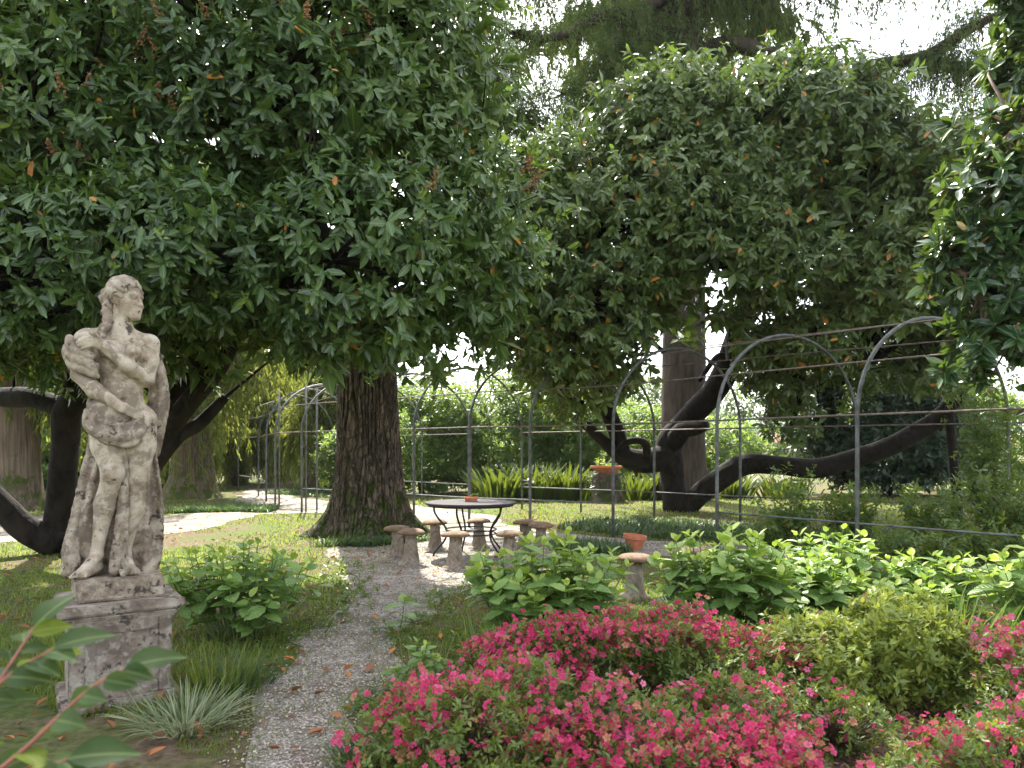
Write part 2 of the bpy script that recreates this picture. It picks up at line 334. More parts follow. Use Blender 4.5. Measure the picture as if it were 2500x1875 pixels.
PATH2 = ragged([(-.3, 16.5), (-1.75, 16.1), (-2.66, 17.9), (-4.5, 19.0), (-5.4, 18.9), (-6.4, 18.2), (-6.2, 16.2), (-6.4, 14.2), (-7.1, 13.2), (-9, 12.9), (-13, 14), (-13, 18), (-8.6, 18.3), (-7.9, 19), (-8.3, 22), (-9.5, 26), (-11, 31), (-9.4, 31), (-7.4, 25), (-5.7, 23.4), (-3.6, 22.9), (-2, 20.2), (-.4, 18.2)], .4, .14)
for i, (p, z) in enumerate(((PATH, .004), (PATH2, .007))):
    tag(obj('gravel_path', np.column_stack([p, np.full(len(p), z)]), np.arange(len(p))[None], M['gravel'], smooth=False), ['grey gravel path winding from the flower bed to the round table', 'gravel path running behind the big trunk under the iron arches'][i], 'path', kind='structure')
MULCH = ragged([(-.75, 2.2), (-.62, 3.9), (-.2, 4.75), (.5, 5.15), (1.6, 5.15), (2.9, 4.95), (4.3, 4.7), (4.3, 2.2)], .15, .1)
tag(obj('mulch_bed', np.column_stack([MULCH, np.full(len(MULCH), .004)]), np.arange(len(MULCH))[None], M['mulch'], smooth=False), 'bark mulch bed under the pink azaleas', 'flower bed', kind='structure')
def hill(name, y0, h, seed, mat, base=-2, x0=-840, x1=840, n=120, depth=160):
    xs = np.linspace(x0, x1, n); m = 16; V = []
    prof = h*(.62+.38*noise(np.column_stack([xs/90+seed, xs*0, xs*0]), 1, 3))
    for j in range(m):
        t = j/(m-1); V.append(np.column_stack([xs, np.full(n, y0+depth*t), base+prof*math.sin(t*1.57)]))
    V = np.concatenate(V); V[:, 2] += 1.6*noise(V, .12, 3)
    i = np.arange(m-1)[:, None]*n; j = np.arange(n-1)[None]
    F = np.stack([i+j, i+j+1, i+n+j+1, i+n+j], -1).reshape(-1, 4)
    return tag(obj(name, V, F, mat), 'wooded hillside beyond the garden fence', 'hill', kind='structure')
hill('hills', 420, 46, 3, M['hill'])
hill('hills', 230, 14, 8, M['hill'], -3)

# ---------------------------------------------------------------- statue (signed distance sculpting)
def surface_nets(D, o, h):
    s = D < 0; nx, ny, nz = D.shape
    C = [(i, j, k) for i in (0, 1) for j in (0, 1) for k in (0, 1)]
    cs = lambda A, c: A[c[0]:nx-1+c[0], c[1]:ny-1+c[1], c[2]:nz-1+c[2]]
    cnt = sum(cs(s, c).astype(np.int8) for c in C); act = (cnt > 0) & (cnt < 8)
    I = np.argwhere(act); idx = -np.ones(act.shape, np.int32); idx[act] = np.arange(len(I))
    val = {c: D[I[:, 0]+c[0], I[:, 1]+c[1], I[:, 2]+c[2]] for c in C}
    acc = np.zeros((len(I), 3)); w = np.zeros(len(I))
    for a in C:
        for ax in range(3):
            if a[ax] == 0:
                b = tuple(1 if q == ax else a[q] for q in range(3)); da, db = val[a], val[b]; m = (da < 0) != (db < 0)
                t = np.where(m, da/np.where(m, da-db, 1), 0); p = np.tile(np.array(a, float), (len(I), 1)); p[:, ax] += t
                acc[m] += p[m]; w[m] += 1
    V = (I + acc/w[:, None])*h + o; F = []
    for ax in range(3):
        u, v = [(1, 2), (2, 0), (0, 1)][ax]
        lo = [slice(1, -1)]*3; lo[ax] = slice(0, -1); hi = list(lo); hi[ax] = slice(1, None)
        a, b = s[tuple(lo)], s[tuple(hi)]
        E = np.argwhere(a != b); base = E.copy()
        for q in range(3):
            if q != ax: base[:, q] += 1
        inside = a[tuple(E.T)]
        def at_(du, dv):
            c = base.copy(); c[:, u] -= du; c[:, v] -= dv; return idx[tuple(c.T)]
        q = np.stack([at_(1, 1), at_(0, 1), at_(0, 0), at_(1, 0)], -1)
        q[~inside] = q[~inside][:, ::-1]; F.append(q)
    return V, np.concatenate(F)
class SDF:
    def __init__(s, lo, hi, h):
        s.h = h; s.lo = np.array(lo, float); n = np.ceil((np.array(hi)-s.lo)/h).astype(int)
        s.ax = [s.lo[i]+h*np.arange(n[i]) for i in range(3)]; s.D = np.full(n, 1.0, np.float32)
    def _reg(s, lo, hi, m):
        sl = []
        for i in range(3):
            a = np.searchsorted(s.ax[i], lo[i]-m); b = np.searchsorted(s.ax[i], hi[i]+m); sl.append(slice(a, b))
        g = np.meshgrid(*[s.ax[i][sl[i]] for i in range(3)], indexing='ij'); return tuple(sl), g
    def _comb(s, sl, d, k, sub):
        a = s.D[sl]
        if sub: d = -d; h = np.clip(.5-.5*(d-a)/k*1, 0, 1); hh = np.clip(k-np.abs(a-d), 0, None); s.D[sl] = np.maximum(a, d)+hh*hh/(4*k)
        else: hh = np.clip(k-np.abs(a-d), 0, None); s.D[sl] = np.minimum(a, d)-hh*hh/(4*k)
    def cone(s, a, b, r1, r2=None, k=.02, sub=False, disp=None):
        r2 = r1 if r2 is None else r2; a = np.array(a, float); b = np.array(b, float); rm = max(r1, r2)
        sl, (X, Y, Z) = s._reg(np.minimum(a, b)-rm, np.maximum(a, b)+rm, k+.03); ab = b-a
        t = np.clip(((X-a[0])*ab[0]+(Y-a[1])*ab[1]+(Z-a[2])*ab[2])/(ab@ab+1e-9), 0, 1)
        d = np.sqrt((X-a[0]-t*ab[0])**2+(Y-a[1]-t*ab[1])**2+(Z-a[2]-t*ab[2])**2)-(r1+(r2-r1)*t)
        if disp: d = d+disp(X, Y, Z)
        s._comb(sl, d, k, sub)
    def path(s, pts, rad, k=.02, disp=None, sub=False):
        for (a, b), (r1, r2) in zip(zip(pts[:-1], pts[1:]), zip(rad[:-1], rad[1:])): s.cone(a, b, r1, r2, k, sub, disp)
    def ell(s, c, r, k=.02, sub=False, disp=None):
        c = np.array(c, float); r = np.array(r, float)
        sl, (X, Y, Z) = s._reg(c-r, c+r, k+.03)
        k0 = np.sqrt(((X-c[0])/r[0])**2+((Y-c[1])/r[1])**2+((Z-c[2])/r[2])**2)+1e-6
        k1 = np.sqrt(((X-c[0])/r[0]**2)**2+((Y-c[1])/r[1]**2)**2+((Z-c[2])/r[2]**2)**2)+1e-6
        d = k0*(k0-1)/k1
        if disp: d = d+disp(X, Y, Z)
        s._comb(sl, d, k, sub)
    def field(s, lo, hi, fn, k=.02, sub=False):
        sl, g = s._reg(np.array(lo), np.array(hi), 0); s._comb(sl, fn(*g), k, sub)
    def out(s):
        X, Y, Z = np.meshgrid(*s.ax, indexing='ij')
        D = s.D + .0010*(np.sin(X*61+Y*37+3*np.sin(Z*29))+np.sin(Z*83+X*45+2*np.sin(Y*50)))*.6 + .0006*np.sin(X*190+3*np.sin(Y*110))*np.sin(Z*210+2*np.sin(X*90))
        D[0] = D[-1] = 1; D[:, 0] = D[:, -1] = 1; D[:, :, 0] = D[:, :, -1] = 1
        return surface_nets(D, s.lo, s.h)
H = .0072
fg = SDF((-.34, -.28, -.02), (.34, .22, 1.97), H)
# torso
fg.ell((.03, .01, 1.0), (.175, .125, .13)); fg.ell((.02, -.005, 1.19), (.122, .098, .17), .05)
fg.ell((.035, -.035, 1.12), (.10, .09, .12), .05); fg.ell((.0, .005, 1.40), (.145, .108, .16), .05)
fg.cone((-.15, .02, 1.525), (.155, .015, 1.51), .062, .062, .05); fg.cone((-.09, .03, 1.55), (.01, .03, 1.62), .045, .04, .05); fg.cone((.1, .03, 1.54), (.02, .03, 1.62), .045, .04, .05)
fg.cone((.0, .02, 1.54), (.03, .012, 1.73), .064, .056, .04)
fg.ell((.078, -.098, 1.435), (.06, .06, .058), .025); fg.ell((-.062, -.098, 1.45), (.058, .055, .056), .025); fg.cone((.082, -.155, 1.43), (.083, -.162, 1.43), .012, .01, .012)
fg.ell((.028, -.128, 1.125), (.012, .02, .014), .012, sub=True)
# head: turned to the viewer's right, slightly down
C = np.array([.042, .0, 1.80]); f = unit(np.array([.75, -.66, -.10])); sd_ = np.array([.66, .75, 0]); up = np.array([0, 0, 1.])
hp = lambda a, b, c: C + f*a + sd_*b + up*c
fg.ell(C+[0, .01, .035], (.094, .10, .1), .03); fg.ell(hp(.028, 0, -.03), (.075, .078, .105), .03)
fg.cone(hp(.035, .0, -.085), hp(.075, 0, -.115), .045, .03, .03); fg.ell(hp(.083, 0, -.118), (.024, .024, .02), .02)
for b in (-.032, .032):
    fg.ell(hp(.06, b*1.35, -.045), (.032, .032, .036), .025)
    fg.ell(hp(.112, b, .002), (.026, .026, .017), .014, sub=True); fg.ell(hp(.088, b, -.001), (.016, .016, .010), .005)
    fg.cone(hp(.098, b*.45, .022), hp(.086, b*1.7, .018), .010, .008, .014)
fg.cone(hp(.098, 0, .012), hp(.119, 0, -.038), .010, .014, .012); fg.ell(hp(.108, .012, -.044), (.010, .010, .008), .008); fg.ell(hp(.108, -.012, -.044), (.010, .010, .008), .008)
fg.cone(hp(.106, -.014, -.073), hp(.106, .014, -.073), .0075, .0075, .004); fg.cone(hp(.103, -.011, -.0885), hp(.103, .011, -.0885), .0075, .0075, .004)
fg.ell(hp(.085, 0, -.08), (.03, .03, .03), .02)
fg.ell(hp(.0, -.085, -.03), (.018, .014, .03), .012)
# arms and hands
fg.path([(.19, .02, 1.515), (.185, -.01, 1.4), (.165, -.045, 1.268)], [.06, .056, .047], .03)
fg.path([(.165, -.045, 1.265), (.05, -.135, 1.345), (-.08, -.165, 1.455)], [.048, .046, .031], .02)
fg.ell((-.115, -.168, 1.475), (.042, .024, .036), .02)
for i, (dz, l) in enumerate(((.022, .075), (.008, .085), (-.006, .08), (-.02, .065))):
    a = np.array([-.14, -.172, 1.478+dz]); b = a+[-l*.55, .006, .004-i*.006]; fg.path([a, b, b+np.array([-l*.45, .03, -.012])], [.0125, .011, .0085], .006)
fg.path([(-.1, -.175, 1.5), (-.13, -.185, 1.525), (-.155, -.18, 1.53)], [.013, .012, .009], .01)
fg.path([(-.19, .02, 1.52), (-.215, .0, 1.4), (-.215, -.01, 1.285)], [.06, .058, .05], .03)
fg.path([(-.215, -.01, 1.285), (-.13, -.1, 1.18), (-.01, -.16, 1.095)], [.051, .05, .033], .02)
fg.ell((.03, -.168, 1.07), (.042, .024, .034), .02)
for i, (dz, l) in enumerate(((.018, .08), (.004, .09), (-.01, .085), (-.024, .07))):
    a = np.array([.052, -.172, 1.06+dz]); b = a+[l*.5, -.002, -.018]; fg.path([a, b, b+np.array([l*.4, .022, -.022])], [.0125, .011, .0085], .006)
# legs and feet
fg.path([(-.06, .0, .99), (-.055, -.05, .83), (-.032, -.1, .665)], [.115, .098, .066], .03); fg.ell((-.03, -.115, .66), (.05, .05, .055), .03)
fg.path([(-.03, -.1, .65), (-.075, -.04, .45), (-.12, -.03, .15)], [.062, .06, .036], .03); fg.ell((-.068, -.005, .47), (.06, .062, .13), .03)
fg.path([(.12, .0, .99), (.125, -.02, .83), (.115, -.03, .61)], [.115, .095, .062], .03); fg.ell((.11, -.06, .61), (.045, .04, .05), .03)
fg.path([(.113, -.03, .61), (.095, .0, .42), (.04, .025, .13)], [.06, .058, .035], .03); fg.ell((.092, .02, .44), (.062, .06, .13), .03)
for an, toe, sgn in (((-.122, -.03, .12), (-.2, -.15, .035), -1), ((.038, .02, .11), (.07, -.14, .035), 1)):
    an = np.array(an); toe = np.array(toe); dr = unit((toe-an)*[1, 1, 0]); sp = np.array([-dr[1], dr[0], 0])*-1
    fg.ell(an+[0, .02, -.07], (.038, .038, .05), .02); fg.cone(an, toe, .04, .03, .03); fg.cone(an-[0, 0, .07], toe-[0, 0, .005], .036, .034, .02)
    for i, u in enumerate((-.036, -.018, 0, .016, .032)):
        fg.cone(toe+sp*u*sgn, toe+sp*u*sgn*1.15+dr*(.045-.006*i)-[0, 0, .018], .0145-.0012*i, .011-.0008*i, .004)
    fg.D
Vf, Ff = fg.out(); del fg
# drapery
dr_ = SDF((-.36, -.28, -.02), (.36, .34, 1.6), H)
zk = [0, .06, .25, .5, .75, .95, 1.02]; lk = [-.30, -.318, -.298, -.248, -.19, -.16, -.15]; rk = [.245, .262, .275, .268, .232, .21, .2]
def cloak(X, Y, Z):
    l = np.interp(Z, zk, lk); r = np.interp(Z, zk, rk); c = (l+r)/2; w = (r-l)/2; u = (X-c)/w
    yc = .09+.02*np.cos(Z*3); dep = .10-.03*np.clip(Z, 0, 1)
    wave = (.026*np.sin(u*11+Z*2.2+1.2*np.sin(Z*4))+.012*np.sin(u*23-Z*3))*np.clip(1.25-.7*Z, .3, 1)
    q = (np.abs(u)**3.2+np.abs((Y-yc+.05*u*u+wave)/dep)**2.4)**(1/2.7)
    return np.maximum((q-1)*.08, np.maximum(Z-1.0, -Z-.005)).astype(np.float32)
dr_.field((-.355, -.2, -.02), (.355, .335, 1.05), cloak, .02)
def strands(pts, rad, offs, k=.012):
    pts = np.array(pts, float)
    for i, of in enumerate(offs):
        of = np.array(of, float); wob = np.array([[.006*math.sin(3.1*i+2*j), 0, .006*math.cos(2.3*i+1.7*j)] for j in range(len(pts))])
        q = smooth_path(np.column_stack([pts+of+wob, rad]), 3*len(pts)); dr_.path(list(q[:, :3]), list(q[:, 3]), k)
strands([(.205, .07, 1.47), (.243, .07, 1.33), (.25, .075, 1.16), (.225, .085, .98), (.21, .1, .8)], [.026, .032, .036, .038, .03], [(0, .02, 0), (.012, -.03, -.01), (-.03, -.01, 0), (.02, .0, -.02)], .014)
dr_.path([(.215, -.0, 1.43), (.255, -.01, 1.425)], [.028, .02], .02)
dr_.ell((-.04, -.055, 1.02), (.15, .105, .13), .02)
for i in range(6):
    z0 = 1.13-.028*i; z1 = .985-.022*i
    q = smooth_path([(-.155, -.0-.004*i, z0, .016), (-.155+.01*i, -.08, z0-.05, .02), (-.09, -.142, z1-.005, .021), (.0, -.168, z1-.03, .021), (.08, -.165, z1-.015-.004*i, .019), (.14, -.12, z1+.035, .014)], 16)
    dr_.path(list(q[:, :3]), list(q[:, 3]), .008)
strands([(-.17, .0, 1.04), (-.165, -.075, .965), (-.1, -.14, .915), (-.01, -.17, .888), (.085, -.158, .898), (.15, -.11, .955)], [.028, .036, .036, .036, .034, .026], [(0, 0, 0)], .012)
for a, b, c, r in (((-.27, -.03, 1.51), (-.25, -.085, 1.44), (-.14, -.14, 1.39), .032), ((-.285, -.02, 1.445), (-.25, -.09, 1.385), (-.12, -.14, 1.33), .03), ((-.28, .0, 1.385), (-.24, -.08, 1.33), (-.12, -.13, 1.27), .03), ((-.23, .05, 1.5), (-.28, .02, 1.44), (-.26, .05, 1.33), .035), ((-.25, -.06, 1.41), (-.2, -.11, 1.37), (-.12, -.14, 1.3), .022)):
    q = smooth_path([(*a, r*.8), (*b, r), (*c, r*.7)], 8); dr_.path(list(q[:, :3]), list(q[:, 3]), .012)
strands([(.03, -.06, .9), (.035, -.07, .6), (.02, -.07, .3), (.0, -.085, .12), (-.02, -.14, .03)], [.024, .02, .022, .026, .024], [(-.016, 0, 0), (.016, .005, 0), (0, -.012, 0)], .012)
dr_.path([(.03, -.16, .1), (.055, -.2, .05), (.03, -.215, .022), (.015, -.2, .04)], [.02, .02, .018, .014], .008)
strands([(-.29, -.03, .03), (-.26, -.06, .06), (-.275, -.05, .16), (-.255, -.02, .3), (-.22, .02, .5), (-.17, .04, .75)], [.03, .034, .034, .026, .022, .02], [(0, 0, 0), (.02, .03, -.02)], .015)
Vd, Fd = dr_.out(); del dr_
hr = SDF((-.2, -.16, 1.48), (.22, .2, 1.98), .006)
wav = lambda X, Y, Z: .0045*np.sin(Z*105+X*45+3*np.sin(Y*30))+.002*np.sin(X*160+Y*120)
hr.ell(C+[-.008, .014, .042], (.108, .116, .106), .02, disp=wav)
def facecut(X, Y, Z):
    a = (X-C[0])*f[0]+(Y-C[1])*f[1]; b = (X-C[0])*sd_[0]+(Y-C[1])*sd_[1]; z = Z-C[2]
    return np.maximum(np.maximum(np.abs(b)-.07+z*.3, .030-a+.3*np.abs(b)), z-.062+.35*np.abs(b)).astype(np.float32)
hr.field((-.2, -.16, 1.48), (.22, .2, 1.97), facecut, .012, sub=True)
hr.ell((-.05, .07, 1.8), (.06, .065, .07), .03, disp=wav)
hr.path([(-.045, .04, 1.78), (-.06, .02, 1.7), (-.055, -.02, 1.62), (-.085, -.075, 1.57), (-.08, -.1, 1.535)], [.04, .034, .03, .026, .016], .02, wav)
for b in (-.8, .8):
    hr.path([hp(.06, b*.02, .075), hp(.05, b*.07, .055), hp(.01, b*.105, .02), hp(-.05, b*.09, -.01)], [.016, .022, .022, .02], .015, wav)
Vh, Fh = hr.out(); del hr
PC = np.array([-2.573, 4.838]); SR = math.atan2(2.573, 4.838)
st = empty('statue', (PC[0], PC[1], .80), 'lichen-stained stone statue of a draped woman with crossed arms, head turned aside', 'statue')
st.rotation_euler = (0, 0, SR)
for nm, V, F in (('figure', Vf, Ff), ('drapery', Vd, Fd), ('hair', Vh, Fh)):
    o = obj(nm, V, F, M['skin_stone' if nm == 'figure' else 'stone']); o.parent = st
PR = R(33)
def rbox(c, s, bevel=.012, rz=0, nz=0):
    """bevelled box, subdivided enough for worn edges"""
    import bmesh
    bm = bmesh.new(); bmesh.ops.create_cube(bm, size=1)
    for v in bm.verts: v.co = Vector((v.co.x*s[0], v.co.y*s[1], v.co.z*s[2]))
    bmesh.ops.bevel(bm, geom=bm.edges[:], offset=bevel, segments=2, affect='EDGES')
    if nz: bmesh.ops.subdivide_edges(bm, edges=bm.edges[:], cuts=5, use_grid_fill=True)
    bm.normal_update(); V = np.array([v.co[:] for v in bm.verts])
    if nz: V = V + nz*np.column_stack([noise(V+7, 14, 3), noise(V, 14, 3), noise(V+3, 14, 3)])
    by = {}
    for p in bm.faces: by.setdefault(len(p.verts), []).append([v.index for v in p.verts])
    bm.free(); V = V @ np.array([[math.cos(rz), math.sin(rz), 0], [-math.sin(rz), math.cos(rz), 0], [0, 0, 1]]) + np.array(c)
    return V, [np.array(x) for x in by.values()]
o = obj('plinth', *rbox((0, 0, -.0695), (.50, .42, .14), .014, PR-SR, .006), M['stone'], smooth=False); o.parent = st
pd = empty('pedestal', (PC[0], PC[1], 0), 'square lichen-covered stone pedestal with recessed front panel and moulded cornice', 'pedestal'); pd.rotation_euler = (0, 0, PR)
def pp(name, c, s, bv=.008, nz=.003, mat='pedestal', par=None):
    o = obj(name, *rbox(c, s, bv, 0, nz), M[mat], smooth=False); o.parent = par or pd; return o
pp('base_block', (0, 0, .03), (.68, .60, .07), .012, .004)
pp('shaft', (0, .006, .305), (.58, .488, .49), .008, .003)
co = pp('cornice', (0, 0, .625), (.70, .62, .062), .010, .004)
pp('cornice_moulding', (0, 0, .578), (.655, .575, .038), .015, .003, par=co); pp('cornice_fillet', (0, 0, .55), (.61, .53, .022), .006, .002, par=co)
# raised frame on the front around a sunk panel with notched corners
for nm, c, s in (('panel_frame', (-.245, -.242, .305), (.075, .03, .482)), ('panel_frame', (.245, -.242, .305), (.075, .03, .482)), ('panel_frame', (0, -.242, .505), (.412, .03, .082)), ('panel_frame', (0, -.242, .10), (.412, .03, .075)),
                 ('panel_corner', (-.182, -.2425, .44), (.05, .029, .046)), ('panel_corner', (.182, -.2425, .44), (.05, .029, .046)), ('panel_corner', (-.182, -.2425, .162), (.05, .029, .046)), ('panel_corner', (.182, -.2425, .162), (.05, .029, .046)),
                 ('panel', (0, -.238, .30), (.29, .02, .23))):
    pp(nm, c, s, .006, .002)

# ---------------------------------------------------------------- foliage engine
LEAF = leaf_tpl(.37, .14, .18, (.16, .45, .78), (.7, 1, .74)); LEAF_W = leaf_tpl(.42, .14, .2); LEAF_HYD = leaf_tpl(.66, .10, .22, (.18, .5, .8), (.72, 1, .62)); TINY = (np.array([[0, 0, 0], [-.22, .45, .05], [.22, .45, .05], [0, 1, -.08]]), [np.array([[0, 2, 3], [0, 3, 1]])])
def hex_leaf(w=.36, fold=.16, droop=.14):
    return (np.array([[0, 0, 0], [-w*.44, .24, fold*w-.05*droop], [-w*.47, .7, fold*w*.8-.5*droop], [0, 1, -droop], [w*.47, .7, fold*w*.8-.5*droop], [w*.44, .24, fold*w-.05*droop]]), [np.array([[0, 3, 2, 1], [0, 5, 4, 3]])])
HEX = hex_leaf(.38); HEX_W = hex_leaf(.44)
def sprigs(P, S, n_leaf, length, twig=.14, droop=.45, amin=.6, amax=1.55, pos_j=.01, rnd0=None, new=.04, dead=.006, upn=.5):
    """leaves around shoots: P shoot base, S shoot directions"""
    m = len(P); k = np.tile(np.arange(n_leaf), m); i = np.repeat(np.arange(m), n_leaf); N = len(i)
    s = unit(S)[i]; a = np.cross(s, np.where(np.abs(s[:, 2:]) > .9, [1., 0, 0], [0, 0, 1.])); a = unit(a); b = np.cross(s, a)
    ph = k*2.4+rng.uniform(0, 6.28, m)[i]+rng.normal(0, .35, N); fr = (k+.5)/n_leaf
    al = amax-(amax-amin)*fr+rng.normal(0, .22, N)+rng.normal(0, .22, m)[i]
    d = s*np.cos(al)[:, None]+(a*np.cos(ph)[:, None]+b*np.sin(ph)[:, None])*np.sin(al)[:, None]
    isnew = (rng.random(m) < new)[i] & (fr > .45)
    d[:, 2] -= np.where(isnew, -.5, droop*rng.uniform(.3, 1.4, N)); d = unit(d)
    n = s+np.array([0, 0, upn])+rng.normal(0, .28, (N, 3))
    p = P[i]+s*(fr*twig)[:, None]+rng.normal(0, pos_j, (N, 3))
    r = (rnd0[i] if rnd0 is not None else rng.random(m)[i])*.5+rng.random(N)*.45
    r = np.where(isnew, rng.uniform(.958, .984, N), np.clip(r, 0, .94)); r = np.where(rng.random(N) < dead, rng.uniform(.991, 1, N), r)
    L = length*rng.uniform(.6, 1.15, N)*np.where(isnew, .6, 1)*rng.uniform(.68, 1.3, m)[i]
    return p, frames(d, n), L, r
def blob_points(blobs, n, shell=.16, hole=-.25, hf=1.3, wob=.16, inner=.72, keep=None):
    B = np.array(blobs, float); w = (B[:, 3]*B[:, 4]+B[:, 4]*B[:, 5]+B[:, 3]*B[:, 5]); out = []; outn = []; tot = 0
    for _ in range(12):
        j = rng.choice(len(B), n, p=w/w.sum()); u = rand_dirs(n); c = B[j, :3]; r = B[j, 3:6]
        rad = 1-np.abs(rng.normal(0, shell, n))+.38*rng.random(n)**5; lump = 1+wob*noise(c+u*r, .9, 3)
        p = c+u*r*(rad*lump)[:, None]
        ok = np.ones(n, bool)
        for q, bb in enumerate(B): ok &= ~((j != q) & ((((p-bb[:3])/bb[3:6])**2).sum(1) < inner**2))
        ok &= noise(p, hf, 3) > hole
        ok &= p[:, 2] > .05
        if keep is not None: ok &= keep(p)
        out.append(p[ok]); outn.append(unit(u/r)[ok]); tot += ok.sum()
        if tot >= n: break
    return np.concatenate(out)[:n], np.concatenate(outn)[:n]
def leaves_obj(root, tpl, arr, mat, name='foliage', parts=0, part_name='leaf', mass=None, kind=None):
    """the `parts` leaves that show largest become parts of their own, the rest one mesh"""
    p, Mx, L, r = arr; L2 = L if L.ndim == 2 else L[:, None].repeat(3, 1)
    if parts:
        dist = np.linalg.norm(p-[0, 0, 1.6], axis=1)/L2[:, 1]
        vis = (np.abs(p[:, 0]/np.maximum(p[:, 1], .1)) < .69) & ((p[:, 2]-1.6)/np.maximum(p[:, 1], .1) < .6) & (p[:, 1] > .3)
        o = np.argsort(np.where(vis, dist, 1e9))[:parts]; rest = np.ones(len(p), bool); rest[o] = False
        qs = np.quantile(r[o], np.linspace(.04, .96, 8)); var = [mesh(part_name, tpl[0], tpl[1], mat, rnd=np.column_stack([np.full(len(tpl[0]), v), tpl[0]])) for v in qs]
        for i in o:
            b = link(part_name, var[int(np.argmin(np.abs(qs-r[i])))], root); m4 = np.eye(4); m4[:3, :3] = Mx[i]*L2[i][None, :]; m4[:3, 3] = p[i]
            b.matrix_basis = Matrix(m4.tolist())
        p, Mx, L2, r = p[rest], Mx[rest], L2[rest], r[rest]
    if len(p):
        V, F, rr = scatter(mass or tpl, p, Mx, L2, r); o = obj(name, V, F, mat, root, rnd=rr)
        if parts or kind: o['kind'] = 'stuff'
        return o
def branch_set(root, name, pts, rad, mat, seg=14, n=34, bump_=.14):
    V, F = tube(pts, rad, seg, n, True, bump_, 3); return obj(name, V, F, mat, root)
def twigs(root, starts, ends, r0, r1, mat, name='branches', bend=.25, seg=5, n=6):
    mb = MB()
    for a, b in zip(starts, ends):
        a = np.array(a, float); b = np.array(b, float); L = np.linalg.norm(b-a); m = (a+b)/2+rng.normal(0, bend*L*.3, 3)+[0, 0, bend*L*.2]
        V, F = tube([a, m, b], [r0, (r0+r1)/2, r1], seg, n, False); mb.add(V, F)
    o = mb.build(name, mat, root); o['kind'] = 'stuff'; return o
def nearest(P, pts):
    d = ((P[:, None]-pts[None])**2).sum(-1); return pts[d.argmin(1)]
def spike_cloud(P, S, n=34, L=.16, size=.009):
    """seed panicles: beads along branched spikes"""
    m = len(P); i = np.repeat(np.arange(m), n); t = rng.random(len(i)); s = unit(S)[i]
    p = P[i]+s*(t*L)[:, None]+rng.normal(0, 1, (len(i), 3))*(.024*(1.15-t))[:, None]
    return p, frames(rand_dirs(len(i)), rand_dirs(len(i))), rng.uniform(.7, 1.4, len(i))*size, np.clip(rng.random(m)[i]*.6+rng.random(len(i))*.4, 0, 1)
OCT = (np.array([[1, 0, 0], [-1, 0, 0], [0, 1, 0], [0, -1, 0], [0, 0, 1], [0, 0, -1.]]), [np.array([[0, 2, 4], [2, 1, 4], [1, 3, 4], [3, 0, 4], [2, 0, 5], [1, 2, 5], [3, 1, 5], [0, 3, 5]])])

# ---------------------------------------------------------------- left laurel
t = empty('laurel_tree', (-6.9, 11.4, 0), 'huge dark laurel behind the statue, leaves hanging over the big trunk', 'tree')
limbs = [([(-7.15, 11.6, -.05), (-7.09, 11.6, .68), (-6.94, 11.5, 1.69), (-6.81, 11.4, 2.26), (-6.1, 11.2, 2.7), (-5.3, 11, 3.2), (-4.4, 10.6, 4.2)], [.27, .2, .19, .2, .18, .15, .09]),
         ([(-6.85, 11.45, 2.2), (-7.44, 11.6, 2.42), (-8.29, 12, 2.47), (-9.3, 12.2, 2.7)], [.17, .16, .15, .1]),
         ([(-7.05, 11.5, .12), (-7.39, 11.3, .38), (-7.67, 11.2, .72), (-8.1, 11, 1.41), (-8.6, 10.8, 2.6)], [.26, .22, .2, .17, .12]),
         ([(-6.6, 11.1, -.05), (-5.82, 11, .86), (-5.1, 10.8, 1.76), (-4.68, 10.6, 2.22), (-4.03, 10.3, 2.84), (-3.5, 9.9, 3.6)], [.2, .16, .15, .14, .12, .08]),
         ([(-5.24, 10.8, 1.35), (-4.9, 10.85, 1.8), (-4.62, 10.95, 2.0), (-4.25, 11, 2.4)], [.11, .1, .09, .06]),
         ([(-5.82, 11, .86), (-5.36, 11.2, 2.11), (-4.84, 11.3, 2.82), (-4.3, 11.2, 3.9), (-3.6, 10.8, 5.2)], [.15, .14, .13, .1, .06]),
         ([(-6.9, 11.5, 1.7), (-6.6, 11.3, 3.2), (-6.0, 11.0, 5.0), (-5.6, 10.8, 7.0)], [.16, .14, .1, .06])]
for i, (p, r) in enumerate(limbs): branch_set(t, 'trunk' if i == 0 else 'limb', p, r, M['bark_dark'])
LB = [(-4.6, 9.6, 4.6, 2.6, 1.9, 2.1), (-7.6, 10.2, 5.2, 2.6, 2.0, 2.6), (-2.1, 10.2, 4.9, 2.0, 1.7, 2.2), (-4.0, 10.0, 7.2, 3.4, 1.9, 2.4), (-8.0, 10.4, 8.0, 2.8, 2.0, 2.3), (-1.6, 10.6, 7.2, 1.35, 1.6, 2.2),
      (-3.7, 7.9, 3.75, 1.25, 1.0, 1.0), (-2.1, 8.6, 3.8, 1.2, 1.0, 1.15), (-5.1, 8.0, 3.5, 1.1, 1.0, .95), (-6.3, 8.5, 3.4, 1.3, 1.0, 1.0), (-.75, 10.2, 4.5, 1.15, 1.2, 1.3), (-3.0, 8.9, 5.6, 1.6, 1.1, 1.1), (-5.6, 8.7, 5.4, 1.5, 1.0, 1.2), (-3.0, 9.3, 9.6, 2.7, 1.7, 1.5), (-7.0, 9.6, 10.2, 2.6, 1.7, 1.4)]  # second-last blob is unseen, added above the frame to shade the left foreground
P, N = blob_points(LB, 12500, .2, -.95, 1.1, .24, keep=lambda p: (p[:, 2] > 2.45+.25*np.sin(p[:, 0]*2.3)) & (p[:, 1] < 12.2))
front = N[:, 1] < .35
P, N = np.concatenate([P[front], P[~front][::2]]), np.concatenate([N[front], N[~front][::2]])
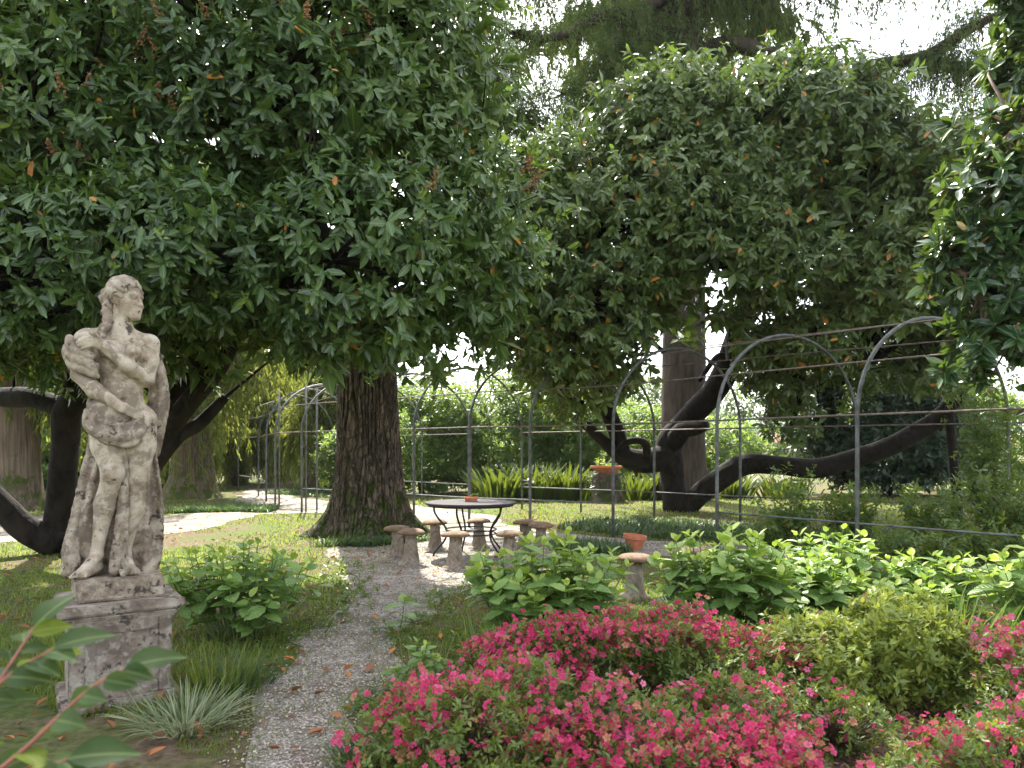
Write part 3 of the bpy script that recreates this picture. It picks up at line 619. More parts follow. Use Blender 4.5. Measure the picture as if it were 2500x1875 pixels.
S = N*.9+np.array([0, -.25, .25])+rng.normal(0, .3, N.shape)
g = .5+.5*noise(P, .8, 2)
arr = sprigs(P, S, 9, .165, .15, .62, upn=.2, rnd0=np.clip(g*.8+rng.random(len(P))*.3, 0, 1), new=.06)
leaves_obj(t, LEAF, arr, M['laurel'], 'foliage', 300, mass=HEX)
bp = np.concatenate([smooth_path(p, 12) for p, _ in limbs])
iB = rng.choice(len(P), 420, False); B0 = np.concatenate([np.array(LB)[:, :3], bp]); mid = nearest(P[iB]*[1, 1, .85], B0)
twigs(t, mid, P[iB], .03, .006, M['bark_dark'])
twigs(t, nearest(np.array(LB)[:, :3], bp), np.array(LB)[:, :3]+rng.normal(0, .2, (len(LB), 3)), .1, .05, M['bark_dark'], 'boughs', .3, 8, 10)
# inner shade leaves
Pi, Ni = blob_points(LB, 3000, .35, -2, 1, .1, .2, keep=lambda p: (p[:, 2] > 2.8) & (p[:, 1] > 8.6)); arr = sprigs(Pi*.98+[-.08, .2, .06], Ni+rng.normal(0, .6, Ni.shape), 8, .3, .25, .3, new=0, dead=0)
leaves_obj(t, TINY, arr, M['laurel'], 'inner_foliage', kind=1)
sel = np.where((N[:, 1] < .1) & (noise(P, 1.0, 2) > .12))[0]; sel = rng.choice(sel, min(240, len(sel)), False)
leaves_obj(t, OCT, spike_cloud(P[sel]+N[sel]*.16+[0, -.12, .12], S[sel]+[0, 0, .6], 46, .24, .013), M['panicle'], 'seed_panicles', kind=1)

# ---------------------------------------------------------------- right laurel with crooked trunk
t = empty('laurel_tree', (4.3, 19.4, 0), 'crooked dark laurel with a low horizontal limb behind the iron arches', 'tree')
limbs = [([(4.32, 19.4, -.06), (4.23, 19.4, .67), (4.17, 19.4, 1.27), (4.11, 19.4, 1.75), (4.39, 19.3, 2.2), (4.8, 19, 2.7), (5.28, 18.6, 3.38), (5.45, 18, 4.33), (5.62, 17.5, 5.24), (5.7, 16.6, 7.2)], [.4, .34, .34, .33, .3, .3, .32, .27, .24, .12]),
         ([(4.4, 19.4, .0), (4.97, 19.2, .55), (5.87, 19, 1.2), (6.74, 18.8, 1.22), (7.72, 18.6, 1.17), (8.74, 18.3, 1.48), (9.72, 18, 1.98), (10.5, 17.8, 2.63), (11.2, 17.3, 4.0)], [.34, .3, .26, .25, .26, .25, .23, .2, .12]),
         ([(4.15, 19.4, 1.5), (3.53, 19.2, 1.3), (2.9, 19, 1.43), (2.28, 18.8, 1.87), (1.54, 18.4, 2.55), (.83, 18, 3.3), (.2, 17.5, 4.4)], [.33, .3, .24, .15, .12, .1, .06]),
         ([(2.84, 19, 1.5), (2.65, 18.9, 2.11), (2.31, 18.6, 2.91), (2.13, 18, 4.0), (2.04, 17.3, 5.63), (2.2, 16.6, 7.4)], [.2, .2, .2, .19, .17, .09]),
         ([(2.69, 18.8, 1.6), (2.84, 18.6, 1.79), (3.11, 18.5, 1.85), (3.36, 18.6, 1.75), (3.42, 18.8, 1.45)], [.09, .085, .085, .09, .1]),
         ([(4.15, 19.3, 1.7), (4.35, 18.9, 2.1), (4.62, 18.6, 2.16), (4.85, 18.4, 2.25)], [.24, .2, .17, .13]),
         ([(5.4, 18.2, 4.25), (6.39, 17.8, 3.64), (6.97, 17.6, 3.17), (7.4, 17.3, 3.12), (7.9, 16.8, 3.4)], [.2, .17, .16, .15, .08]),
         ([(2.1, 18, 4.2), (1.5, 17.8, 4.6), (.9, 17.5, 4.5), (.5, 17.2, 4.3)], [.12, .1, .08, .05])]
for i, (p, r) in enumerate(limbs): branch_set(t, 'trunk' if i == 0 else 'limb', p, r, M['bark_dark'], 12, 30)
RB = [(8.6, 15.0, 7.0, 1.6, 1.4, 1.3), (10.4, 16.0, 6.2, 1.6, 1.4, 1.4), (9.9, 15.4, 4.6, 1.3, 1.1, .9), (7.6, 14.6, 5.0, 1.4, 1.0, .8), (-.2, 15.6, 6.0, 1.0, 1.2, 1.0), (2.9, 15.8, 3.7, 1.1, .9, .6), (4.7, 16.0, 3.9, 1.1, .9, .7), (6.3, 15.4, 4.0, 1.1, .9, .65), (8.5, 15.4, 3.8, 1.2, 1.0, .7), (10.4, 15.4, 4.6, 1.4, 1.1, .9), (11, 16, 5.6, 1.3, 1.2, 1.1), (5.6, 15.2, 9.0, .9, .9, .7), (8.2, 15.6, 8.0, .8, .9, .6), (.9, 15.5, 7.0, 1.4, 1.2, 1.2), (.3, 15.4, 4.9, 1.2, 1.0, 1.0), (1.6, 15.0, 4.6, 1.2, 1.0, .9), (4.6, 15.6, 7.3, 3.0, 1.9, 2.0), (1.9, 15.4, 6.0, 2.2, 1.7, 1.8), (7.4, 15.4, 6.4, 2.4, 1.8, 2.0), (4.8, 14.7, 5.4, 2.2, 1.3, 1.2), (9.2, 15.8, 5.4, 1.6, 1.6, 1.7), (.6, 16.4, 4.6, 1.3, 1.3, 1.2), (2.2, 16.4, 4.1, 1.5, 1.2, .95), (6.6, 15.3, 8.2, 1.7, 1.5, 1.4), (3.2, 15.6, 8.2, 1.6, 1.5, 1.35), (8.0, 16.5, 3.9, 1.1, 1.0, .7), (6.1, 17.0, 3.6, 1.0, 1.0, .8), (3.9, 17.3, 3.6, 1.2, 1.0, .8), (10.3, 16.8, 3.9, 1.3, 1.2, 1.1), (1.3, 17.6, 3.1, .9, .8, .6), (6.9, 18.3, 2.5, .8, .7, .6)]
P, N = blob_points(RB, 12000, .26, -.75, .95, .36, .7, keep=lambda p: (p[:, 2] > 5.6) | (noise(p+4, 1.1, 3) > -.3+.25*(p[:, 2] < 4.2)))
S = N*.85+np.array([0, -.3, .2])+rng.normal(0, .33, N.shape)
g = .5+.5*noise(P, .7, 2)
arr = sprigs(P, S, 9, .192, .18, .8, upn=.2, rnd0=np.clip(g*.7+.15+rng.random(len(P))*.3, 0, 1), new=.02, dead=.012)
leaves_obj(t, LEAF, arr, M['laurel2'], 'foliage', 300, mass=HEX)
bp = np.concatenate([smooth_path(p, 12) for p, _ in limbs]); ctr = np.array(RB)[:, :3]
Pi, Ni = blob_points(RB, 2200, .35, -2, 1, .1, .2, keep=lambda p: p[:, 2] > 4.2); leaves_obj(t, TINY, sprigs(Pi+[0, .3, 0], Ni+rng.normal(0, .6, Ni.shape), 8, .34, .25, .3, new=0, dead=0), M['laurel2'], 'inner_foliage', kind=1)
twigs(t, nearest(ctr, bp), ctr+rng.normal(0, .3, ctr.shape), .1, .05, M['bark_dark'], 'boughs', .3, 8, 10)
iB = rng.choice(len(P), 420, False); twigs(t, nearest(P[iB], np.concatenate([ctr, bp])), P[iB], .032, .007, M['bark_dark'])
sel = np.where((N[:, 1] < .3) & (N[:, 2] > -.1) & (noise(P, 1.0, 2) > .25))[0]; sel = rng.choice(sel, min(90, len(sel)), False)
leaves_obj(t, OCT, spike_cloud(P[sel]+S[sel]*.12, S[sel]+[0, 0, .6], 40, .26, .015), M['panicle'], 'seed_panicles', kind=1)
obj('prop_post', *tube([(10.44, 17.3, -.05), (10.43, 17.5, 1.41), (10.4, 17.6, 2.45)], .11, 8, 10), M['bark_dark'], t)

# ---------------------------------------------------------------- magnolia on the right
t = empty('magnolia_tree', (7.6, 8.9, 0), 'magnolia with big glossy leaf rosettes and upright buds', 'tree')
ml = [([(7.6, 8.9, -.05), (7.5, 8.9, 2), (7.3, 8.8, 4.5), (7.4, 8.9, 7), (7.5, 9, 9.5)], [.26, .22, .18, .13, .07]), ([(7.5, 8.9, 1.9), (6.6, 8.6, 2.7), (5.6, 8.3, 3.2), (4.9, 8.0, 3.5)], [.12, .1, .07, .03]), ([(7.3, 8.8, 4), (6.4, 8.5, 4.8), (5.6, 8.2, 5.2)], [.1, .07, .03]), ([(7.4, 8.9, 6.3), (6.7, 8.8, 7.4), (6.2, 8.7, 8.0)], [.1, .07, .03])]
for i, (p, r) in enumerate(ml): branch_set(t, 'trunk' if i == 0 else 'limb', p, r, M['bark_dark'])
MGB = [(6.0, 8.3, 3.6, 1.15, .9, .85), (6.5, 8.5, 5.0, 1.15, .9, .95), (6.9, 8.8, 6.4, 1.05, .9, .9), (7.15, 9.0, 8.0, 1.35, 1.0, 1.2), (5.15, 8.2, 3.75, .55, .5, .4), (7.3, 9.2, 9.4, 1.6, 1.2, 1.2), (5.25, 8.1, 2.75, .5, .45, .4), (6.6, 8.5, 2.6, .6, .6, .5), (5.6, 8.2, 4.4, .7, .6, .6), (6.2, 8.6, 7.3, .5, .6, .6)]
P, N = blob_points(MGB, 2200, .22, -.5, 1.6, .18, .7)
S = N*.8+np.array([-.1, -.15, .5])+rng.normal(0, .3, N.shape)
arr = sprigs(P, S, 11, .19, .06, .12, .55, 1.7, .006, new=0, dead=.02, upn=.3)
arr = (arr[0], arr[1], arr[2], np.where(arr[3] > .985, arr[3], np.clip(arr[3], 0, .955)))
leaves_obj(t, LEAF_W, arr, M['magnolia'], 'foliage', 300, mass=HEX_W)
twigs(t, nearest(P[::6], np.concatenate([smooth_path(p, 10) for p, _ in ml])), P[::6], .025, .008, M['twig'])
mb = MB()
for q, s_ in zip(P[::3], unit(S)[::3]): mb.add(*tube([q+s_*.06, q+s_*.1, q+s_*.135], [.007, .011, .002], 5, 5), .6)
mb.build('buds', M['panicle'], t)['kind'] = 'stuff'

# ---------------------------------------------------------------- big furrowed trunk
t = empty('old_tree', (-2.72, 13.95, 0), 'massive furrowed trunk with mossy roots beside the round table', 'tree')
na, nz_ = 250, 220; a = np.linspace(0, 2*np.pi, na, endpoint=False); zz = np.concatenate([np.linspace(-.08, .9, 90), np.linspace(.92, 7.6, nz_-90)])
A, Z = np.meshgrid(a, zz)
flare = .56*np.exp(-np.clip(Z, 0, None)/.34)
roots = np.clip(np.cos(5*A+.6+.5*np.sin(2*A))*.5+.5, 0, 1)**2.2
rad = .57-.028*np.clip(Z, 0, 4.5)-.03*np.clip(Z-4.5, 0, 5)+.09*np.exp(-np.clip(Z, 0, None)/1.3)+flare*(.32+.95*roots)+.035*np.sin(3*A+1+.4*Z)+.02*np.sin(5*A-.7*Z)
q = np.column_stack([np.cos(A).ravel()*3.4, np.sin(A).ravel()*3.4, Z.ravel()*.55]); qn = noise(q, 2.0, 2).reshape(A.shape)
ridge = np.abs(np.sin(A*20+2.3*qn+.8*np.sin(Z*1.7+3*A)+.25*np.sin(Z*9+5*A))); brk = noise(np.column_stack([np.cos(A).ravel()*9, np.sin(A).ravel()*9, Z.ravel()*4.5]), 1.5, 3).reshape(A.shape)
rad = rad+.055*(np.clip(ridge, 0, .6)/.6)**.8-.035*np.clip(brk, 0, 1)+.008*brk
V = np.column_stack([(-2.72+rad*np.cos(A)).ravel(), (13.95+rad*np.sin(A)).ravel(), Z.ravel()])
i = np.arange(nz_-1)[:, None]*na; j = np.arange(na)[None]
trunk = obj('trunk', V, np.stack([i+j, i+(j+1) % na, i+na+(j+1) % na, i+na+j], -1).reshape(-1, 4), M['bark_big'], t)
bl = [([(-2.72, 13.95, 7.3), (-2.2, 14.2, 9.6), (-.9, 14.5, 11.8), (.6, 14.8, 13)], [.33, .27, .2, .1]), ([(-2.72, 13.95, 7.3), (-2.9, 14.8, 9.5), (-2.6, 15.6, 12), (-2.4, 16, 14)], [.34, .26, .18, .08]), ([(-2.72, 13.95, 7.3), (-3.4, 13.2, 9), (-4.2, 12.3, 10.6)], [.28, .2, .08])]
for p, r in bl: branch_set(t, 'limb', p, r, M['bark_big'])
TB = [(.6, 14.4, 13, 2.4, 2.0, 1.5), (-2.4, 16, 13.6, 2.6, 2.2, 1.8), (-4.2, 12.2, 11.2, 1.8, 1.6, 1.2), (-1.2, 14.2, 12.0, 2.2, 2, 1.4)]
P, N = blob_points(TB, 750, .3, -.3, .9, .2); leaves_obj(t, TINY, sprigs(P, N+rng.normal(0, .5, N.shape), 9, .2, .25, .4, new=0, dead=0), M['shrub'], 'crown', kind=1)
twigs(t, nearest(P[::10], np.concatenate([smooth_path(p, 8) for p, _ in bl])), P[::10], .04, .01, M['bark_big'])

# ---------------------------------------------------------------- cedar
t = empty('cedar_tree', (5.56, 24, 0), 'tall cedar with drooping needle curtains above the crooked laurel', 'tree')
branch_set(t, 'trunk', [(5.54, 24, -.1), (5.54, 24, 2.7), (5.58, 24, 8.2), (5.61, 24, 13.3), (5.58, 24, 16.2), (5.54, 24, 21)], [.85, .7, .66, .6, .54, .35], M['bark_cedar'], 20, 50, .06)
cl = [([(5.91, 24, 14.4), (6.96, 23.5, 14.5), (8.35, 22.5, 13.45), (9.4, 22, 12.85), (10.67, 21.5, 12.79), (11.73, 21, 12.8), (12.61, 20.5, 13.23), (13.6, 20, 13.6)], [.36, .34, .32, .29, .26, .22, .17, .1]),
      ([(9.2, 22, 12.8), (9.9, 21.7, 12.35), (10.3, 21.4, 12.3)], [.2, .19, .17]), ([(11.3, 21.2, 12.75), (12.3, 20.8, 12.4), (13.2, 20.5, 12.1)], [.13, .1, .05]),
      ([(5.31, 24, 16.4), (3.94, 23, 15.3), (3.01, 22.5, 14.9), (1.26, 21.5, 13.6), (-.2, 20.5, 13.2)], [.28, .24, .21, .14, .07]),
      ([(5.16, 24, 15.9), (4.23, 23, 14.72), (2.81, 22, 12.9), (1.23, 21, 11.6)], [.2, .16, .12, .05]),
      ([(3.4, 22.6, 14.9), (2.9, 22, 13.2), (2.5, 21.6, 11.9), (1.9, 21, 11.0)], [.13, .1, .08, .04]),
      ([(.35, 20, 9.6), (.25, 20, 10.5), (-.25, 20, 11.4), (-.8, 20.2, 12.3), (-1.3, 20.5, 13.2)], [.1, .12, .12, .1, .08]), ([(.35, 20, 10.2), (-.2, 20, 10.55), (-.8, 19.8, 10.5)], [.09, .06, .03]),
      ([(5.7, 23.8, 16.6), (7.2, 23, 17.2), (8.6, 22.5, 16.6), (10, 22, 15.6)], [.22, .18, .13, .06]), ([(5.6, 23.7, 12.6), (6.4, 22.6, 13.0), (7.2, 21.6, 12.4)], [.14, .1, .05]), ([(5.5, 24.2, 17.5), (3.5, 23.6, 17.8), (1, 22.6, 16.4), (-.8, 21.6, 15)], [.22, .16, .12, .06]), ([(5.7, 23.8, 18), (8.6, 23, 18), (11.5, 21.8, 16.8), (13.5, 21, 15.6)], [.2, .15, .1, .05])]
for p, r in cl: branch_set(t, 'limb', p, np.array(r)*.72, M['bark_cedar'], 10, 26)
SPRAY = (np.array([[0, 0, 0], [-.1, .45, -.02], [.1, .45, -.02], [0, 1, -.2]]), [np.array([[0, 2, 3, 1]])])
def curtain(limb_pts, n, reach, drop, size, spread=.8):
    """hanging branchlets: side shoots leave the limb and droop; needles sit along them"""
    P = []; D = []; R0 = []; tw = ([], [])
    for _ in range(n):
        b = limb_pts[rng.integers(len(limb_pts))]; ang = rng.uniform(0, 6.28); L = reach*rng.uniform(.3, 1); dr = drop*rng.uniform(.4, 1.15)
        dv = np.array([math.cos(ang), math.sin(ang)*.7, 0]); k = int(40*(L+dr)/1.6)+10; u = rng.random(k)
        p = b+dv[None]*(L*(1-(1-u)**1.7))[:, None]; p[:, 2] += .22*np.sin(u*3.1)*L-dr*u**2.1
        p += rng.normal(0, .05, p.shape); P.append(p); R0.append(np.full(k, rng.random()))
        dd = dv[None]*(1-u)[:, None]+np.array([0, 0, -1])*(.35+1.2*u)[:, None]+rng.normal(0, .45, p.shape); D.append(dd)
        tw[0].append(b); tw[1].append(b+dv*L*.75+[0, 0, -dr*.35])
    P = np.concatenate(P); D = np.concatenate(D); r = np.clip(np.concatenate(R0)*.6+rng.random(len(P))*.4, 0, 1)
    return (P, frames(D, rand_dirs(len(P))), size*rng.uniform(.6, 1.3, len(P)), r), tw
lp = np.concatenate([smooth_path(p, 40)[8:] for p, _ in cl[:8]]); arr, tw = curtain(lp, 1250, 1.7, 1.3, .14)
leaves_obj(t, SPRAY, arr, M['conifer'], 'needle_curtains', kind=1); twigs(t, tw[0][::2], tw[1][::2], .02, .005, M['bark_cedar'], 'branchlets')
lp = np.concatenate([smooth_path(p, 40)[6:] for p, _ in cl[8:]]+[np.array([[5.5, 23.6, z] for z in np.linspace(12, 19, 30)])]); arr, tw = curtain(lp, 700, 2.0, 2.4, .18)
leaves_obj(t, SPRAY, arr, M['conifer'], 'upper_needle_curtains', kind=1); twigs(t, tw[0][::2], tw[1][::2], .02, .005, M['bark_cedar'], 'branchlets')

Pu = np.column_stack([rng.normal(6, 4.0, 5200), rng.normal(29, 3.4, 5200), rng.uniform(0, 5, 5200)]); Pu[:, 2] += .61*Pu[:, 1]+2.8; Pu = Pu[noise(Pu, .55, 2) > -.15]; leaves_obj(t, SPRAY, (Pu, frames(rand_dirs(len(Pu))*[1, 1, .5], rand_dirs(len(Pu))+[0, 0, 1]), np.column_stack([rng.uniform(1.2, 2.2, len(Pu)), rng.uniform(.5, .9, len(Pu)), np.ones(len(Pu))]), rng.random(len(Pu))), M['conifer'], 'added_shade_crown', kind=1)  # unseen sprays above the frame, added to shade the lawn and arches
branch_set(t, 'limb', [(5.54, 24, 18), (5.8, 26, 19.5), (6, 29, 20), (6, 32, 19.6)], [.3, .24, .16, .06], M['bark_cedar'], 8, 16)
cb = [[(5.5, 24.4, z), (5.5+dx*.5, 24.4+dy*.5, z+.5), (5.5+dx, 24.4+dy, z-.6)] for z, dx, dy in ((13, -4, 4), (14, 0, 6), (13.5, 4.5, 4.5), (16, -5.5, 2), (16.5, 6, 3), (15, 2.5, 6), (17, -2, 5.5), (18, 4, 5))]  # rear limbs and their curtains, added to shade the lawn behind the arches
for p in cb: branch_set(t, 'limb', p, [.2, .14, .05], M['bark_cedar'], 7, 12)
arr, tw = curtain(np.concatenate([smooth_path(p, 40)[4:] for p in cb]), 420, 2.4, 1.8, .38); leaves_obj(t, SPRAY, arr, M['conifer'], 'rear_shade_curtains', kind=1)

# ---------------------------------------------------------------- trees behind, left
def conifer(loc, r, h, lab, limbz, n, reach, drop, size, mat='cypress', bark_='bark_fib'):
    t = empty('cypress_tree', (loc[0], loc[1], 0), lab, 'tree', 'old conifers behind the statue'); x, y = loc
    V, F = tube([(x, y, -.1), (x, y, .25), (x+.03, y, 1.0), (x, y, 3), (x-.1, y, h)], [r*1.75, r*1.35, r*1.08, r, r*.5], 22, 40, False, .07, 2.2)
    obj('trunk', V, F, M[bark_], t); L = []
    for k in range(9):
        an = rng.uniform(0, 6.28); z = limbz+rng.random()*(h-limbz)*.7; l = reach*rng.uniform(.8, 1.5)
        p = [(x, y, z), (x+math.cos(an)*l*.5, y+math.sin(an)*l*.5, z+.2), (x+math.cos(an)*l, y+math.sin(an)*l, z-.5)]; L.append(smooth_path(p, 20)); branch_set(t, 'limb', p, [r*.25, r*.16, .03], M[bark_], 7, 12)
    arr, tw = curtain(np.concatenate(L), n, reach*.7, drop, size); leaves_obj(t, SPRAY, arr, M[mat], 'crown', kind=1)
conifer((-13.2, 19.8), .5, 10, 'fibrous grey conifer trunk standing left of the statue', 3.2, 320, 2.0, 2.2, .24)
conifer((-10.85, 25.2), .66, 12, 'thick moss-footed conifer trunk seen between the statue and the laurel limbs', 3.0, 400, 2.6, 2.6, .26)
conifer((-11.8, 38), .75, 12, 'far dark trunk near the iron railing', 3.4, 260, 3.0, 2.6, .36)
conifer((-17.5, 31), .5, 12, 'conifer with low sweeping sprays far behind the statue', 1.6, 480, 3.2, 2.6, .34)
conifer((-14.2, 30), .4, 9, 'young conifer with drooping golden sprays behind the thick trunk', .9, 520, 2.4, 2.0, .31)
conifer((-8.3, 30.5), .25, 7.5, 'slender conifer with feathery sprays beside the left arches', 2.2, 400, 2.0, 1.9, .24)
conifer((-12.6, 34), .3, 7, 'feathery low conifer just behind the moss-footed trunk', .5, 420, 2.2, 1.6, .33)

def shrub(loc, dim, n, leaf, mat, lab, name='garden_shrub', cat='shrub', group='shrubs along the far side of the garden', tpl=TINY, k=8, stems=5, hole=-.8, droop=.2):
    t = empty(name, (loc[0], loc[1], 0), lab, cat, group); x, y = loc; w, d, h = dim
    B = [(x, y, h*.52, w, d, h*.48)]+[(x+rng.uniform(-.6, .6)*w, y+rng.uniform(-.6, .6)*d, h*rng.uniform(.35, .75), w*.5, d*.5, h*.32) for _ in range(5)]
    P, N = blob_points(B, n, .25, hole, 1.4, .15); S = N*.7+np.array([0, -.1, .6])+rng.normal(0, .4, N.shape)
    leaves_obj(t, tpl, sprigs(P, S, k, leaf, leaf*1.3, droop, new=.05, dead=0), M[mat], 'foliage', kind=1)
    mb = MB()
    for _ in range(stems):
        e = np.array([x+rng.uniform(-.5, .5)*w, y+rng.uniform(-.5, .5)*d, h*.7]); mb.add(*tube([(x+rng.normal(0, .1), y+rng.normal(0, .1), -.03), (x+(e[0]-x)*.4, y+(e[1]-y)*.4, h*.35), e], [.04, .03, .012], 6, 8, False))
    mb.build('stems', M['bark_dark'], t)['kind'] = 'stuff'; return t
shrub((-3.4, 27), (2.2, 1.6, 3.6), 2400, .2, 'shrub', 'leafy shrub with dark lower leaves right of the big trunk')
shrub((-.6, 29), (2.4, 1.6, 4.2), 2600, .2, 'shrub', 'sunlit pale green shrub behind the iron arches and the table')
shrub((2.2, 30), (2.5, 1.6, 3.8), 2400, .2, 'shrub', 'bright yellow-green shrub behind the strap-leaved clump')
shrub((5.2, 32), (2.6, 1.8, 3.4), 2000, .22, 'shrub', 'sunlit shrub just left of the crooked laurel trunk')
shrub((-5.6, 27.5), (1.4, 1.3, 2.5), 900, .2, 'shrub', 'rounded shrub half hidden by the big trunk')
shrub((13.4, 26.5), (2.9, 2.0, 4.8), 4600, .26, 'shrub_dark', 'dense dark evergreen shrub behind the propped limb', 'evergreen_shrub')
shrub((18.6, 29), (2.6, 1.8, 3.6), 1500, .22, 'shrub', 'loose sunlit shrub beyond the dark evergreen')
shrub((9.4, 37), (3.0, 2.0, 3.0), 1300, .28, 'shrub', 'pale shrub in the sun beyond the horizontal limb')
shrub((-16.5, 27), (2.2, 1.6, 2.6), 1200, .22, 'shrub', 'green shrub at the foot of the far conifers')
FT = ['tall leafy tree beyond the railing, left of the moss-footed conifer', 'rounded tree beyond the railing, seen under the laurel limbs', 'small bushy tree just outside the railing', 'low round tree beyond the left arches', 'wide low tree beyond the pale garden shrubs', 'leafy tree beyond the dark evergreen shrub', 'tall tree far behind the magnolia', 'low tree beyond the crooked laurel trunk', 'small tree beyond the propped limb', 'tall tree at the outer edge of the far conifers']
for i, (x, y, w, h) in enumerate([(-30, 62, 6, 9), (-19, 58, 5, 7.5), (-24, 48, 4, 6), (-9, 70, 6, 8), (4, 66, 7, 8.5), (22, 60, 6, 8), (33, 64, 7, 10), (14, 72, 6, 8.5), (26, 46, 4, 6), (-36, 50, 5, 9)]):
    t = shrub((x, y), (w, 3, h), 1100, .5, 'far', FT[i], 'far_tree', 'tree', 'trees beyond the garden', TINY, 7, 3)

# ---------------------------------------------------------------- arched iron pergola
near = np.array([(-10.9, 29.5), (-8.9, 26), (-7.7, 23.2), (-6.65, 20.8), (-5.45, 19.2), (-3.8, 17.9), (-2.2, 16.6), (-.89, 15.4), (.36, 14.75), (1.87, 13.7), (3.28, 11.85), (4.66, 10.0), (6.1, 8.2)])
far = np.array([(-7.6, 31), (-6.9, 28.6), (-5.6, 26.2), (-4.4, 24.8), (-2.8, 23.0), (-1.2, 21.4), (.27, 20.0), (1.75, 18.8), (3.36, 17.5), (4.9, 15.9), (6.7, 14.4), (8.64, 12.9), (10.6, 11.4)])
nf = [(a, b) for a, b in zip(near, far)]
pg = empty('arched_pergola', (1.87, 13.7, 0), 'long tunnel of dark iron hoops and rails curving past the table', 'pergola')
EAVE, RISE, RR = 2.08, 1.55, .029
def arch(a, b, s):
    """point on the hoop from the near foot (0) to the far foot (1) of the curved part"""
    th = np.pi*(1-np.asarray(s)); c = (a+b)/2; u = (b-a)/2
    return np.column_stack([c[0]+u[0]*np.cos(th), c[1]+u[1]*np.cos(th), EAVE+RISE*np.sin(th)])
for a, b in nf:
    c = arch(a, b, np.linspace(0, 1, 25)); k = arch(a, b, [.02, .98])
    p = np.vstack([[a[0], a[1], -.1], [a[0], a[1], 1.0], c, [b[0], b[1], 1.0], [b[0], b[1], -.1]])
    obj('hoop', *tube(p, RR, 8), M['iron'], pg)
def rail(pts, name='rail', mat='iron', r=.016):
    pts = np.asarray(pts, float); pts = smooth_path(pts, 6*len(pts)); obj(name, *tube(pts, r, 6), M[mat], pg)
for z, m_, nm in ((EAVE, 'rust', 'eave_rail'), (.615, 'iron', 'lower_rail')):
    z3 = lambda q: np.column_stack([q, np.full(len(q), z)])
    if z > 1: rail(z3(near)-[0, 0, .0], nm, m_)
    else: rail(z3(near[:3]), nm); rail(z3(near[4:10]), nm); rail(z3(near[10:]), nm)
    rail(z3(far[:6]), nm, m_)
    rail(z3(far[6:]), nm, m_)
th7 = arch(near[6], far[6], [.5])[0]
for s_ in (.16, .34, .5, .66): rail(np.array([arch(a, b, [s_])[0] for a, b in nf]), 'purlin', 'rust', .013)
for i, (x, y) in enumerate(((-6.65, 20.8), (-5.45, 19.2), (-5.35, 19.9))): obj('straight_post', *tube([(x+.08, y+.1, -.1), (x+.08, y+.1, 3.3)], .024, 7), M['iron'], pg)
q = np.linspace(0, np.pi, 14); rail(np.column_stack([.27+.75*(1-np.sin(q*.5)*.0)-.75+.35*np.sin(q), 20.0+1.1*(1-np.cos(q)), np.full(14, .7)]), 'curved_rail')

# ---------------------------------------------------------------- table, stools, pots
TX, TY = -.62, 11.2
t = empty('round_table', (TX, TY, 0), 'round dark slate-topped garden table on curved black iron legs', 'table')
def local(o, par): o.parent = par; o.matrix_parent_inverse = Matrix.Identity(4); return o
local(obj('table_top', *lathe([(0, .826), (.66, .826), (.684, .823), (.69, .815), (.69, .796), (.675, .791), (0, .791)], 64), M['slate'], smooth=False), t)
local(obj('rim_band', *lathe([(.64, .79), (.645, .765), (.63, .763), (.625, .79)], 48), M['black_iron']), t)
for k in range(5):
    a = k*2*math.pi/5+.62; pr = [(.56, .785), (.555, .68), (.5, .58), (.40, .46), (.365, .36), (.40, .24), (.5, .12), (.56, .04), (.565, 0)]
    local(obj('leg', *tube([(r*math.cos(a), r*math.sin(a), z) for r, z in pr], .015, 8, 30), M['black_iron']), t)
for r, z in ((.385, .41), (.375, .35)): q = np.linspace(0, 2*np.pi, 41); local(obj('ring', *tube(np.column_stack([r*np.cos(q), r*np.sin(q), np.full(41, z)]), .011, 6, cap=False), M['black_iron']), t)
sb = empty('terracotta_saucer', (TX+.0, TY+.05, .827), 'small terracotta bowl standing on the slate table top', 'bowl')
local(obj('bowl', *lathe([(0, .003), (.085, .0), (.095, .03), (.098, .032), (.108, .036), (.108, .07), (.098, .072), (.095, .04), (0, .03)], 28), M['terracotta'], smooth=False), sb)
mb = MB()
for k in range(9):
    a = rng.uniform(0, 6.28); mb.add(*tube([(0, 0, .03), (.04*math.cos(a), .04*math.sin(a), .10), (.13*math.cos(a), .13*math.sin(a), rng.uniform(.06, .14))], [.006, .005, .001], 4, 6, False), .5)
local(mb.build('plant', M['iris']), sb)
def stool_mesh(i):
    r = np.random.default_rng(i+3); h = .47+.03*r.random()
    cap = lathe([(0, h), (.09, h-.003), (.15, h-.014), (.188, h-.036), (.201, h-.058), (.19, h-.074), (.12, h-.082), (.0, h-.083)], 36, .006, 11)
    w = .95+.1*r.random(); stem = lathe([(.0, h-.078), (.078, h-.078), (.079, h-.1), (.083*w, .3), (.105*w, .14), (.125*w, .05), (.13*w, .035), (.175*w, .02), (.18*w, -.02)], 28, .008, 9)
    return cap, stem
